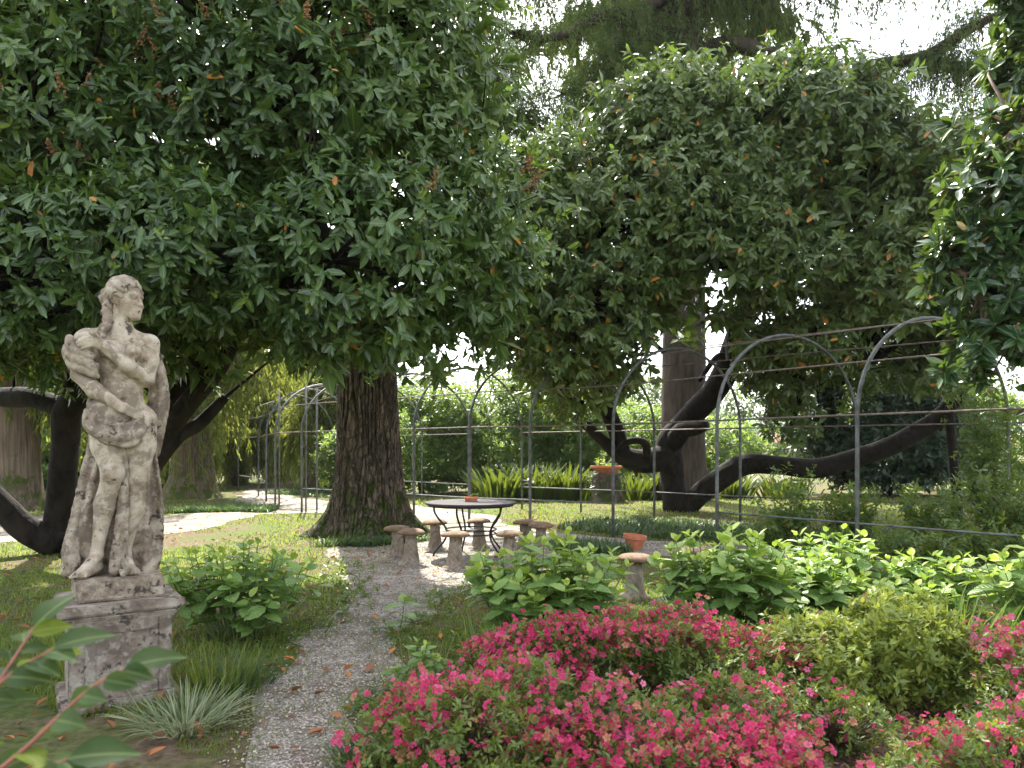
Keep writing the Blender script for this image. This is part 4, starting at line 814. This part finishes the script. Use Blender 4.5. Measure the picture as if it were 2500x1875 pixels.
SL = [((-1.72, 11.15), 'mushroom-shaped stone stool half hidden behind its neighbour, beside the mossy root'), ((-1.43, 10.45), 'mushroom-shaped stone stool in front of another, nearest the furrowed trunk side of the table'),
      ((-.78, 10.15), 'mushroom-shaped stone stool on the gravel straight in front of the table'), ((-1.24, 11.95), 'mushroom-shaped stone stool behind the table toward the big trunk'), ((-.54, 12.15), 'dark mushroom-shaped stone stool directly behind the table legs'),
      ((-.03, 10.38), 'pale-stemmed mushroom stone stool rising behind the hydrangea beside the table'), ((.20, 11.85), 'mushroom-shaped stone stool overlapped by another, right of the table'), ((.44, 11.43), 'mushroom-shaped stone stool overlapping another on the side away from the trunk'),
      ((1.335, 8.1), 'lone mushroom-shaped stone stool standing between two hydrangea bushes'), ((2.17, 8.75), 'purplish stone stool cap peeping over the hydrangea on the gravel')]
for i, ((x, y), lab) in enumerate(SL):
    t = empty('stone_stool', (x, y, 0), lab, 'stool', 'mushroom-shaped stone stools'); c, s_ = stool_mesh(i); t.rotation_euler = (rng.normal(0, .025), rng.normal(0, .025), rng.uniform(0, 6.28))
    local(obj('cap', *c, M['stool_cap']), t); local(obj('stem', *s_, M['stool_stem']), t)
def pot(loc, r, h, lab, name='terracotta_pot'):
    t = empty(name, loc, lab, 'pot'); prof = [(0, .01), (r*.62, 0), (r*.86, h*.72), (r*.88, h*.74), (r, h*.76), (r, h), (r*.9, h), (r*.86, h*.8), (r*.8, h*.7), (0, h*.68)]
    local(obj('pot_body', *lathe(prof, 32, .002, 10), M['terracotta'], smooth=False), t); return t
p = pot((1.96, 11.95, 0), .19, .24, 'empty orange terracotta pot tipped slightly on the gravel edge'); p.rotation_euler = (.03, .1, 0)
t = empty('tree_stump', (2.95, 23.2, 0), 'old ivy-covered tree stump carrying a terracotta planter', 'stump')
V, F = tube([(2.95, 23.2, -.05), (2.95, 23.2, .3), (2.95, 23.2, .85)], [.62, .48, .44], 20, 12, True, .12, 3); obj('wood', V, F, M['bark_fib'], t)
P = np.column_stack([2.95+.5*np.cos(q := rng.uniform(0, 6.28, 160)), 23.2+.5*np.sin(q), rng.uniform(.05, .9, 160)]); leaves_obj(t, TINY, sprigs(P, P-[2.95, 23.2, .3], 4, .11, .1, .5), M['shrub_dark'], 'ivy', kind=1)
p = pot((2.95, 23.2, .85), .5, .27, 'wide terracotta planter bowl on the ivy-covered stump', 'planter_bowl')
shrub((2.95, 23.2), (.25, .25, 1.5), 60, .1, 'shrub', 'small plant growing out of the wide terracotta planter', 'potted_plant', 'plant', None, stems=3).location.z = 0

# ---------------------------------------------------------------- hydrangeas
def hydrangea(loc, w, h, n, lab, leaf=.155, bare=0):
    x, y = loc; t = empty('hydrangea', (x, y, 0), lab, 'shrub', 'hydrangea bushes'); P = []; D = []; Nn = []; Ls = []; Rr = []; mb = MB()
    for k in range(n):
        an = k*2.4+rng.normal(0, .3); rr = math.sqrt((k+.5)/n)*w*rng.uniform(.75, 1.1); top = h*math.sqrt(max(.12, 1-.5*(rr/w)**2))*rng.uniform(.62, 1.1)
        e = np.array([x+rr*math.cos(an), y+rr*math.sin(an)*.8, top]); b = np.array([x+rr*.35*math.cos(an)+rng.normal(0, .05), y+rr*.3*math.sin(an), -.02]); m = (b*.45+e*.55)*[1, 1, .9]
        c = smooth_path([b, m, e], 12); mb.add(*tube(c, np.linspace(.007, .004, 12), 5, None, False), .5); ax = unit(e-m); rot = rng.uniform(0, 3.14); r0 = rng.uniform(.15, .75)
        for q, (pos, sz, inc) in enumerate(((.45, .85, .25), (.66, 1.0, .1), (.85, 1.05, .25), (.97, .8, .65), (1.0, .5, 1.5))):
            if pos < .5 and rng.random() < .4: continue
            pp_ = c[min(11, int(pos*11))]; rot += 1.57+rng.normal(0, .2)
            for sgn in (0, math.pi):
                dd = np.array([math.cos(rot+sgn), math.sin(rot+sgn), 0])+ax*inc+rng.normal(0, .16, 3); dd[2] -= .12
                P.append(pp_+rng.normal(0, .006, 3)); D.append(dd); Nn.append(ax+[0, 0, .5]+rng.normal(0, .22, 3)); Ls.append(leaf*sz*rng.uniform(.72, 1.12)); Rr.append(np.clip(r0*.6+rng.random()*.28+(.28 if q >= 3 else 0)+(.3 if q == 4 else 0), 0, 1))
    ob = mb.build('stems', M['stem_green'], t); ob['kind'] = 'stuff'
    P = np.array(P); leaves_obj(t, LEAF_HYD, (P, frames(np.array(D), np.array(Nn)), np.array(Ls), np.array(Rr)), M['hyd'], 'lower_leaves', 300); return t
hydrangea((-2.35, 6.4), .72, .78, 60, 'dark green hydrangea bush between the pedestal and the gravel path', .185)
hydrangea((.27, 6.1), .72, .84, 80, 'bright hydrangea bush with pale sunlit leaves in front of the stool group', .2)
hydrangea((1.82, 6.25), .62, .9, 68, 'bright upright hydrangea bush just right of the lone stone stool', .2)
hydrangea((2.75, 6.75), .5, .62, 40, 'hydrangea filling the space between the upright hydrangea and the tall-shoot one', .19)
hydrangea((3.4, 6.4), .42, .5, 26, 'small hydrangea behind the yellow-green azalea', .18)
hydrangea((3.2, 7.4), .58, .8, 40, 'hydrangea with one tall shoot beneath the rose-covered rail', .19)
hydrangea((4.05, 7.2), .55, .62, 42, 'low dark hydrangea beside the far gravel path', .18)
hydrangea((4.3, 5.9), .62, .82, 44, 'hydrangea with pale leaves next to the clump of sword leaves', .2)
hydrangea((-.97, 6.3), .08, .40, 1, 'single young hydrangea shoot at the edge of the gravel', .17)
hydrangea((-.62, 4.9), .2, .3, 7, 'small leafy hydrangea seedling among grass beside the path', .11)

# ---------------------------------------------------------------- azaleas
def flower_tpl():
    V = []; F = []
    for k in range(5):
        a = k*2*math.pi/5; ca, sa = math.cos(a), math.sin(a); b = len(V)
        for r, w, z in ((.08, .0, -.32), (.52, .34, .06), (.82, .3, .1), (1.0, .0, .04)):
            for s_ in ((-1, 1) if w else (0,)): V.append((r*ca-s_*w*sa, r*sa+s_*w*ca, z+.04*(s_ != 0)))
        F += [(b, b+1, b+2), (b+1, b+3, b+4), (b+1, b+4, b+2), (b+3, b+5, b+4)]
    return np.array(V), [np.array(F)]
FL = flower_tpl()
AZL = (np.array([[0, 0, 0], [-.2, .5, .05], [.2, .5, .05], [0, 1, -.08]]), [np.array([[0, 2, 3], [0, 3, 1]])])
def azalea(loc, w, d, h, ns, nfl, lab, mat='azl', name='azalea', bare=0, flo=.45):
    x, y = loc; t = empty(name, (x, y, 0), lab, 'shrub', 'azalea bushes'); k = 9
    w *= 1.22; d *= 1.1; h *= .9; ns = int(ns*1.4); nfl = int(nfl*2.1); B = [(x, y, h*.36, w*.92, d*.92, h*.42)]+[(x+rng.uniform(-1, 1)*w*.75, y+rng.uniform(-1, 1)*d*.7, h*rng.uniform(.3, .78), w*rng.uniform(.2, .48), d*rng.uniform(.2, .45), h*rng.uniform(.16, .36)) for _ in range(k)]
    P, N = blob_points(B, ns, .24, -.95, 5, .26, .8, keep=lambda p: p[:, 2] > .04); S = N*.7+np.array([0, 0, .75])+rng.normal(0, .35, N.shape)
    leaves_obj(t, AZL, sprigs(P, S, 7, .042 if mat == 'azl' else .058, .035, .08, .5, 1.4, .004, new=0, dead=0), M[mat], 'foliage', kind=1)
    mb = MB()
    for q in P[::max(1, ns//70)]: mb.add(*tube([(x+rng.normal(0, .06), y+rng.normal(0, .06), 0), (x*.5+q[0]*.5, y*.5+q[1]*.5, q[2]*.45), q], [.006, .004, .002], 4, 6, False), .5)
    for _ in range(bare):
        q = np.array([x+rng.uniform(-1, 1)*w*.5-.1*w, y-d*rng.uniform(.3, 1.0), h*rng.uniform(.3, .75)]); mb.add(*tube([(x+rng.normal(0, .05), y-d*.4, 0), (x*.4+q[0]*.6, y*.4+q[1]*.6, q[2]*.6), q], [.006, .004, .002], 4, 7, False), .5)
    mb.build('twigs', M['twig'], t)['kind'] = 'stuff'
    if nfl:
        g = noise(P, 5, 2)+.8*N[:, 2]; o = np.repeat(np.argsort(-(g+rng.normal(0, flo, len(g))))[:nfl//4+1], 4); o = rng.permutation(o); m = len(o)
        p = P[o]+N[o]*.042+rng.normal(0, .026, (m, 3)); z = unit(N[o]*.8+[0, -.3, .5]+rng.normal(0, .45, (m, 3)))
        r = np.clip(.15+.6*rng.random(m)+.25*noise(p, 6, 2), 0, .93); r = np.where(rng.random(m) < .2, rng.uniform(.96, 1, m), r); sz = rng.uniform(.015, .026, m); sz = np.where(rng.random(m) < .25, sz*.6, sz)
        leaves_obj(t, FL, (p, frames(rand_dirs(m), z), sz, r), M['petal'], 'small_flowers', 280, 'flower')
    return t
azalea((-.25, 3.78), .46, .48, .52, 1200, 760, 'pink azalea mound spilling onto the gravel path edge')
azalea((.30, 4.95), .62, .38, .52, 1200, 700, 'pink azalea behind the patch of bare bark mulch, in front of the bright hydrangea')
azalea((.86, 3.45), .46, .45, .50, 1200, 860, 'densely flowering magenta azalea in front of the bare bark mulch')
azalea((1.42, 4.85), .5, .40, .54, 1000, 560, 'pink azalea below the upright hydrangea')
azalea((2.25, 4.8), .62, .46, .70, 1700, 26, 'yellow-green azalea with hardly any flowers', 'azl_light', bare=0)
azalea((1.72, 4.0), .26, .26, .36, 200, 30, 'half-bare azalea of grey twigs between the flowering mounds', bare=90)
azalea((3.05, 4.25), .46, .46, .64, 1000, 420, 'coral-pink azalea beneath the sword-leaf clump', flo=.8)
azalea((1.6, 3.05), .36, .26, .30, 500, 200, 'low azalea with scattered coral flowers in front of the bare twigs', flo=.8)
azalea((2.3, 3.4), .42, .36, .40, 750, 260, 'loose azalea with open magenta flower heads in front of the yellow-green one', flo=.8)

# ---------------------------------------------------------------- blades: sword leaves, strap leaves, grass
BLADE = (np.array([[-.5, 0, 0], [.5, 0, 0], [-.42, .45, .03], [.42, .45, .03], [-.22, .8, -.06], [.22, .8, -.06], [0, 1, -.2]]), [np.array([[0, 1, 3, 2], [2, 3, 5, 4]]), np.array([[4, 5, 6]])])
def blades(C, n, L, W, spread, up=1.0, rad=.1):
    a = rng.uniform(0, 6.28, n); r = rad*np.sqrt(rng.random(n)); c = np.asarray(C)
    p = np.column_stack([c[0]+r*np.cos(a), c[1]+r*np.sin(a), np.zeros(n)]); lean = spread*rng.uniform(.2, 1, n)
    d = np.column_stack([np.cos(a)*lean, np.sin(a)*lean, np.full(n, up)])+rng.normal(0, .08, (n, 3))
    nn = np.column_stack([-np.cos(a), -np.sin(a), .6+0*a])+rng.normal(0, .5, (n, 3)); LL = L*rng.uniform(.6, 1.1, n)
    return p, frames(d, nn), np.column_stack([W*rng.uniform(.7, 1.2, n), LL, LL*.8]), rng.random(n)
def clump(loc, n, L, W, spread, mat, lab, name, rad=.15, part='blade', cat='plant', group=None, up=1.0):
    t = empty(name, (loc[0], loc[1], 0), lab, cat, group); leaves_obj(t, BLADE, blades(loc, n, L, W, spread, up, rad), M[mat], 'inner_blades', 300, part); return t
clump((-.12, 5.5), 46, .42, .016, .45, 'iris', 'yellow-green sword leaves between the grass and the pink azaleas', 'iris_clump', .3)
clump((.85, 5.4), 20, .38, .015, .4, 'iris', 'few sword leaves poking up between two pink azaleas', 'iris_clump', .22)
clump((3.25, 5.6), 170, .55, .018, .6, 'iris', 'large sunlit clump of sword leaves above the yellow-green azalea', 'iris_clump', .5)
clump((-.62, 5.0), 40, .34, .009, .5, 'grass', 'tuft of tall grass at the bend of the gravel path', 'grass_tuft', .25)
clump((-2.0, 4.95), 120, .36, .009, .5, 'grass', 'tall grass tuft on the path side of the pedestal', 'grass_tuft', .3)
clump((-1.85, 5.0), 260, .24, .008, 1.1, 'mondo', 'dark arching grass tuft between pedestal and gravel', 'grass_tuft', .22)
clump((-.72, 3.72), 300, .24, .006, 1.2, 'mondo', 'dark fine grass tuft at the foot of the azalea mound by the path', 'grass_tuft', .16)
clump((-1.9, 4.3), 300, .30, .009, 2.6, 'pale', 'pale striped arching grass in front of the pedestal', 'ribbon_grass', .2)
clump((-3.1, 5.6), 140, .34, .010, .5, 'grass', 'tall grass behind the pedestal in the shade', 'grass_tuft', .5)
for i, (x, y, n, L) in enumerate([(-.4, 23.6, 130, 1.2), (.6, 24.0, 150, 1.3), (1.7, 24.2, 150, 1.3), (4.0, 24.6, 120, 1.1), (5.6, 25, 120, 1.1), (7.3, 25, 110, 1.0), (9.0, 24.6, 90, .9)]):
    clump((x, y), n, L, .13, .75, 'strap', ['strap-leaved clump at the curved end of the lower rail', 'tall strap-leaved clump left of the ivy stump', 'strap-leaved clump touching the ivy stump', 'strap-leaved clump between the stump and the crooked trunk', 'strap-leaved clump seen behind the crooked trunk', 'strap-leaved clump behind the low limb', 'small strap-leaved clump at the far end of the row'][i], 'strap_leaf_plant', .8, 'leaf', 'plant', 'row of strap-leaved plants')
clump((-8.6, 33.5), 120, 1.0, .05, .5, 'iris', 'tall green sword leaves in the bed beyond the left arches', 'iris_clump', 1.4)

def scatter_ground(n, y0, y1, xw=.74):
    y = np.exp(rng.uniform(math.log(y0), math.log(y1), n)); return np.column_stack([rng.uniform(-xw, xw, n)*y, y, np.zeros(n)])
def blade_field(P, L, W, spread, mat, name, lab, rr=None, up=1.0):
    n = len(P); a = rng.uniform(0, 6.28, n); lean = spread*rng.uniform(.1, 1, n)
    d = np.column_stack([np.cos(a)*lean, np.sin(a)*lean, np.full(n, up)]); nn = np.column_stack([-np.cos(a), -np.sin(a), .6+0*a])
    B2 = (np.array([[-.5, 0, 0], [.5, 0, 0], [-.38, .55, .0], [.38, .55, .0], [0, 1, -.22]]), [np.array([[0, 1, 3, 2]]), np.array([[2, 3, 4]])])
    V, F, r = scatter(B2, P, frames(d, nn), np.column_stack([W, L, L]), rng.random(n) if rr is None else rr)
    return tag(obj(name, V, F, M[mat], rnd=r), lab, 'grass', kind='stuff')
P = scatter_ground(130000, 3.1, 24); Pj = P+rng.normal(0, .14, P.shape); onp = inpoly(Pj, PATH) | inpoly(Pj, PATH2); inm = inpoly(P, MULCH)
nz1 = noise(P, 1.6, 3); keep = (~onp & ~inm & (nz1 > -.55)) | (onp & (noise(P, 2.3, 3)+.25*(np.abs(P[:, 1]-5)<2.5) > .5) & (rng.random(len(P)) < .55))
P = P[keep]; nz1 = nz1[keep]; onp = onp[keep]; n = len(P); dist = P[:, 1]
Lh = (.035+.03*np.clip(nz1, 0, 1))*rng.uniform(.6, 1.5, n)*np.where(onp, .5, 1)*np.where((P[:, 0] < -1.9) & (P[:, 1] < 6.5), 1.7, 1)*(1+.02*dist)
blade_field(P, Lh, (.0026+.00095*dist)*rng.uniform(.7, 1.3, n), .9, 'grass', 'lawn_grass', 'short uneven lawn grass', np.clip(.45+.3*nz1+rng.normal(0, .22, n), 0, 1))
# dark mondo-grass borders
Q = []
for poly, m in (([(1.9, 13.9), (3.1, 13.1), (4.6, 12.4), (6, 11.6), (9, 10.6), (10, 12), (7, 14), (4, 16), (2, 17), (.9, 15.2)], 15000), ([(-8.8, 18.7), (-7.1, 19.2), (-6.2, 18.9), (-6.4, 20.4), (-8, 21.5)], 4000), ([(-9.2, 27), (-8, 26.5), (-5.5, 24), (-4, 23.6), (-4, 26), (-8, 31)], 4500), ([(1.0, 11.2), (1.9, 11.5), (1.6, 12.3), (.9, 12.6), (.5, 12.2)], 1600), ([(-3.4, 12.3), (-2.2, 12.9), (-1.4, 13.3), (-1.6, 12.9), (-2.4, 12.2)], 1400)):
    poly = np.array(poly); lo, hi = poly.min(0), poly.max(0); p = lo+(hi-lo)*rng.random((m*2, 2)); p = p[inpoly(p, poly)]; p = p[noise(np.column_stack([p, p[:, 0]*0]), 2.2, 3) > -.5]; Q.append(p)
Q = np.concatenate(Q); n = len(Q); P = np.column_stack([Q, np.zeros(n)]); blade_field(P, .2*rng.uniform(.5, 1.2, n), .008+.0012*P[:, 1]*rng.uniform(.6, 1.2, n), 1.3, 'mondo', 'mondo_grass', 'dark tufted grass bordering the arches')
Pw = PATH[rng.integers(0, len(PATH), 1700)]+rng.normal(0, .15, (1700, 2)); Pw = Pw[(Pw[:, 1] > 3) & (Pw[:, 1] < 12) & (noise(np.column_stack([Pw, Pw[:, 0]*0]), 1.5, 2) > -.2)]; Pw = np.column_stack([Pw, np.full(len(Pw), .01)])
V, F, r = scatter(TINY, *sprigs(Pw, rng.normal(0, .4, Pw.shape)+[0, 0, 1], 7, .06, .05, .1, .7, 1.5, .01, new=0, dead=0)); tag(obj('path_weeds', V, F, M['rose'], rnd=r), 'small leafy weeds creeping over the gravel edges', 'weeds', kind='stuff')
# pebbles, chips, dry leaves
P = scatter_ground(60000, 3.1, 13, .6); P = P[inpoly(P+rng.normal(0, .1, P.shape), PATH)][:13000]; n = len(P); P[:, 2] = .008
V, F, r = scatter(OCT, P, frames(rand_dirs(n)*[1, 1, .2], np.array([[0, 0, 1.]])+rng.normal(0, .2, (n, 3))), np.column_stack([rng.uniform(.004, .010, n), rng.uniform(.004, .010, n), rng.uniform(.003, .006, n)])*(1+.05*P[:, 1:2]), rng.random(n))
tag(obj('gravel_stones', V, F, M['pebble'], smooth=False, rnd=r[:, 0]), 'loose grey stones lying on the gravel path', 'gravel', kind='stuff')
P = scatter_ground(40000, 2.9, 5.3, .75); P = P[inpoly(P, MULCH)][:6500]; n = len(P); P[:, 2] = rng.uniform(.005, .02, n)
V, F, r = scatter(OCT, P, frames(rand_dirs(n)*[1, 1, .25], np.array([[0, 0, 1.]])+rng.normal(0, .35, (n, 3))), np.column_stack([rng.uniform(.005, .012, n), rng.uniform(.012, .034, n), rng.uniform(.002, .004, n)]), rng.random(n))
tag(obj('bark_chips', V, F, M['chip'], smooth=False, rnd=r[:, 0]), 'brown bark chips covering the flower bed', 'mulch', kind='stuff')
P = scatter_ground(9000, 3.2, 19, .72); wgt = np.where(inpoly(P, PATH), .10, .16)*(.25+np.clip(noise(P, 1.2, 3)+.3, 0, 1.5)); P = P[rng.random(len(P)) < wgt*1.5]; n = len(P); P[:, 2] = .02
CURL = leaf_tpl(.42, .45, -.25)
V, F, r = scatter(CURL, P, frames(rand_dirs(n)*[1, 1, .15], np.array([[0, 0, 1.]])+rng.normal(0, .4, (n, 3))), rng.uniform(.04, .11, n), rng.random(n)*.9)
tag(obj('leaf_litter', V, F, M['litter'], rnd=r), 'brown dry leaves scattered over lawn and gravel', 'leaf litter', kind='stuff')
lv = mesh('fallen_leaf', CURL[0], CURL[1], M['litter'], rnd=np.full(len(CURL[0]), .97))
for x, y in [(-1.62, 5.55), (-1.2, 5.3), (-.95, 5.75), (-1.25, 6.9), (-1.4, 7.6), (-1.15, 8.9), (-.95, 9.4), (-1.0, 10.05), (-.2, 9.9), (-1.75, 5.2), (-2.2, 9.6), (.9, 10.4), (-.6, 6.2), (-1.9, 8.2), (1.6, 10.9), (-3.2, 8.5)]:
    o = link('fallen_leaf', lv); o.location = (x, y, .025); o.rotation_euler = (rng.normal(0, .2), rng.normal(0, .3), rng.uniform(0, 6.28)); o.scale = [rng.uniform(.07, .11)]*3; tag(o, 'curled orange leaf lying on the ground near the gravel path', 'leaf', 'orange fallen leaves')

# ---------------------------------------------------------------- climbing roses on the arches
def rose(loc, w, h, n, lab):
    t = empty('climbing_rose', (loc[0], loc[1], 0), lab, 'rose', 'climbing roses along the arches'); mb = MB(); P = []; S = []
    for k in range(int(n*1.7)):
        an = rng.uniform(0, 6.28); e = np.array([loc[0]+w*math.cos(an)*rng.uniform(.2, 1), loc[1]+w*.6*math.sin(an), h*rng.uniform(.35, 1)]); c = smooth_path([(loc[0]+rng.normal(0, .1), loc[1]+rng.normal(0, .1), 0), (loc[0]*.6+e[0]*.4, loc[1]*.6+e[1]*.4, e[2]*.55), e], 12)
        mb.add(*tube(c, np.linspace(.007, .002, 12), 4, None, False), .5)
        for q in range(3, 12): P.append(c[q]+rng.normal(0, .06, 3)); S.append(rng.normal(0, .7, 3)+[0, -.2, .5])
    mb.build('canes', M['stem_green'], t)['kind'] = 'stuff'; P = np.array(P); leaves_obj(t, TINY, sprigs(P, np.array(S), 8, .10, .14, .25, .9, 1.5, .01, new=.05, dead=.01), M['rose'], 'leaves', kind=1)
for a in [((4.35, 11.6), .55, 1.25, 16, 'climbing rose on the inner rail left of the nearest tall post'), ((5.15, 11.2), .6, 1.05, 18, 'bushy climbing rose just behind the nearest tall post'), ((6.2, 10.8), .7, 1.15, 20, 'climbing rose in front of the dark evergreen shrub'), ((7.4, 11.0), .7, 1.5, 24, 'climbing rose under the magnolia'), ((7.6, 11.9), .5, 2.9, 34, 'tall climbing rose wrapped around an arch leg'), ((5.4, 9.9), .8, .5, 18, 'low rose shoots along the gravel beneath the lower rail'), ((6.6, 9.9), .8, .6, 20, 'low rose thicket at the gravel under the magnolia'), ((4.2, 12.2), .5, .35, 8, 'small rose seedling in the dark grass near an arch post')]: rose(*a)

# ---------------------------------------------------------------- close branch in front of the camera's left
t = empty('foreground_shrub', (-1.05, 1.2, 0), 'nearby shrub branch with large grey-green leaves and red stalks', 'shrub')
stems = [[(-1.1, 1.15, 0), (-1.05, 1.2, .7), (-.96, 1.25, .96), (-.84, 1.3, 1.09), (-.76, 1.33, 1.17), (-.71, 1.36, 1.20)], [(-1.1, 1.15, 0), (-.98, 1.15, .8), (-.88, 1.16, 1.0), (-.80, 1.18, 1.07), (-.72, 1.2, 1.10)],
         [(-1.1, 1.15, 0), (-1.08, 1.2, .8), (-1.02, 1.3, 1.06), (-.95, 1.38, 1.17), (-.88, 1.42, 1.22)], [(-1.1, 1.15, 0), (-.92, 1.1, .75), (-.8, 1.1, .93), (-.70, 1.12, .99), (-.63, 1.14, 1.02)], [(-1.1, 1.15, 0), (-1.08, 1.25, .8), (-1.03, 1.45, 1.1), (-1.0, 1.55, 1.23)], [(-1.1, 1.15, 0), (-1.0, 1.12, .75), (-.92, 1.1, .95), (-.84, 1.1, 1.02)]]
mb = MB(); P = []; D = []; Nn = []; Ls = []
for k, s_ in enumerate(stems):
    c = smooth_path(s_, 40); mb.add(*tube(c, np.linspace(.006, .0022, 40), 6, None, False))
    for j, q in enumerate(range(20, 40, 2)):
        tg = unit(c[min(39, q+1)]-c[q-1]); sd2 = unit(np.cross(tg, [0, 0, 1])); sg = 1 if j % 2 else -1
        P.append(c[q]); D.append(tg*.7+sd2*sg*.75+[.1, -.05, -.28]); Nn.append(np.array([rng.normal(0, .35), -.55, .8])+rng.normal(0, .2, 3)); Ls.append(rng.uniform(.06, .095))
    P.append(c[-1]); D.append(unit(c[-1]-c[-3])+[.1, 0, -.15]); Nn.append([0, -.5, .8]); Ls.append(.105)
mb.build('stems', M['stem_red'], t)
FORE = leaf_tpl(.58, .16, .28, (.15, .35, .55, .78), (.62, 1, .95, .55))
leaves_obj(t, FORE, (np.array(P), frames(np.array(D), np.array(Nn)), np.array(Ls), rng.random(len(P))), M['fore'], 'leaves', 90)

# ---------------------------------------------------------------- far garden end: railing, small statue, houses
t = empty('iron_railing', (-10.5, 40, 0), 'thin upright iron railing at the far end of the garden', 'railing')
for z in (.12, 1.15): obj('rail', *tube([(-19, 40, z), (-2, 41, z)], .02, 5), M['black_iron'], t)
bar = mesh('bar', *tube([(0, 0, 0), (0, 0, 1.25)], .011, 5), M['black_iron'])
for x in np.arange(-18.8, -2, .2): link('bar', bar, t).location = (x, 40+(x+19)/17, 0)
t = empty('garden_pedestal', (-9.9, 36, 0), 'brown stone pedestal seen through the left arches', 'pedestal')
for nm, c, s_ in (('shaft', (-9.9, 36, .5), (.85, .85, 1.0)), ('cap', (-9.9, 36, 1.06), (1.1, 1.1, .14)), ('base', (-9.9, 36, .06), (1.05, 1.05, .14))): obj(nm, *rbox(c, s_, .03, .3), M['stool_stem'], t, smooth=False)
s2 = empty('small_statue', (-9.9, 36, 1.13), 'small dark stone figure standing on the brown pedestal', 'statue'); s2.rotation_euler = (0, 0, .3); s2.scale = (.68, .68, .68)
for c in list(st.children):
    if c.name.split('.')[0] in ('figure', 'drapery', 'hair'): k = c.copy(); col.objects.link(k); k.parent = s2; k.material_slots[0].link = 'OBJECT'; k.material_slots[0].material = M['stool_cap']
M['plaster'] = simple('pale_plaster', (.62, .56, .47), .9, .1, 2, .1); M['roof'] = simple('red_roof_tiles', (.33, .13, .09), .85, .3, 6, .4, .03); M['pane'] = simple('window_glass', (.05, .06, .07), .15, .2, 3, 0)
def house(loc, w, d, h, rh, rz, lab):
    t = empty('house', (loc[0], loc[1], loc[2]), lab, 'house', 'houses beyond the garden'); t.rotation_euler = (0, 0, rz)
    local(obj('wall', *box((0, 0, h/2), (w, d, h)), M['plaster'], smooth=False), t)
    e = .4; V = [(-w/2-e, -d/2-e, h), (w/2+e, -d/2-e, h), (w/2+e, d/2+e, h), (-w/2-e, d/2+e, h), (-w/2+.2, 0, h+rh), (w/2-.2, 0, h+rh)]
    rf = local(obj('roof', np.array(V)+[0, 0, .01], [np.array([[0, 1, 5, 4], [2, 3, 4, 5]]), np.array([[1, 2, 5], [3, 0, 4]])], M['roof'], smooth=False), t)
    local(obj('chimney', *box((w*.2, .6, h+rh*.9), (.6, .6, 1.4)), M['plaster'], smooth=False), rf)
    for k in range(3):
        wd = local(obj('window', *box((-w*.3+k*w*.3, -d/2-.03, h*.6), (1.0, .08, 1.3)), M['plaster'], smooth=False), t); local(obj('pane', *box((-w*.3+k*w*.3, -d/2-.08, h*.6), (.84, .04, 1.14)), M['pane'], smooth=False), wd)
house((20, 92, -3), 9, 7, 4.4, 2.2, .3, 'pale house with red tiled roof beyond the crooked laurel')
house((47, 82, -2.5), 12, 8, 4.6, 2.4, -.2, 'long pale house with red roof beyond the dark evergreen')
house((33, 98, -3), 8, 7, 4.6, 2.4, .1, 'small red-roofed house beyond the horizontal limb')

# ---------------------------------------------------------------- hazy air
m, nt, b, L = newmat('hazy_air'); nt.nodes.remove(b)
pv = nt.nodes.new('ShaderNodeVolumePrincipled'); pv.inputs['Color'].default_value = (.92, .95, 1, 1); pv.inputs['Density'].default_value = .0002; pv.inputs['Anisotropy'].default_value = .2
L(pv.outputs[0], nt.nodes['Material Output'].inputs['Volume'])
tag(obj('haze', *box((0, 335, 32), (1720, 860, 72)), m, smooth=False), 'thin bright haze filling the air over the garden', 'haze', kind='stuff')
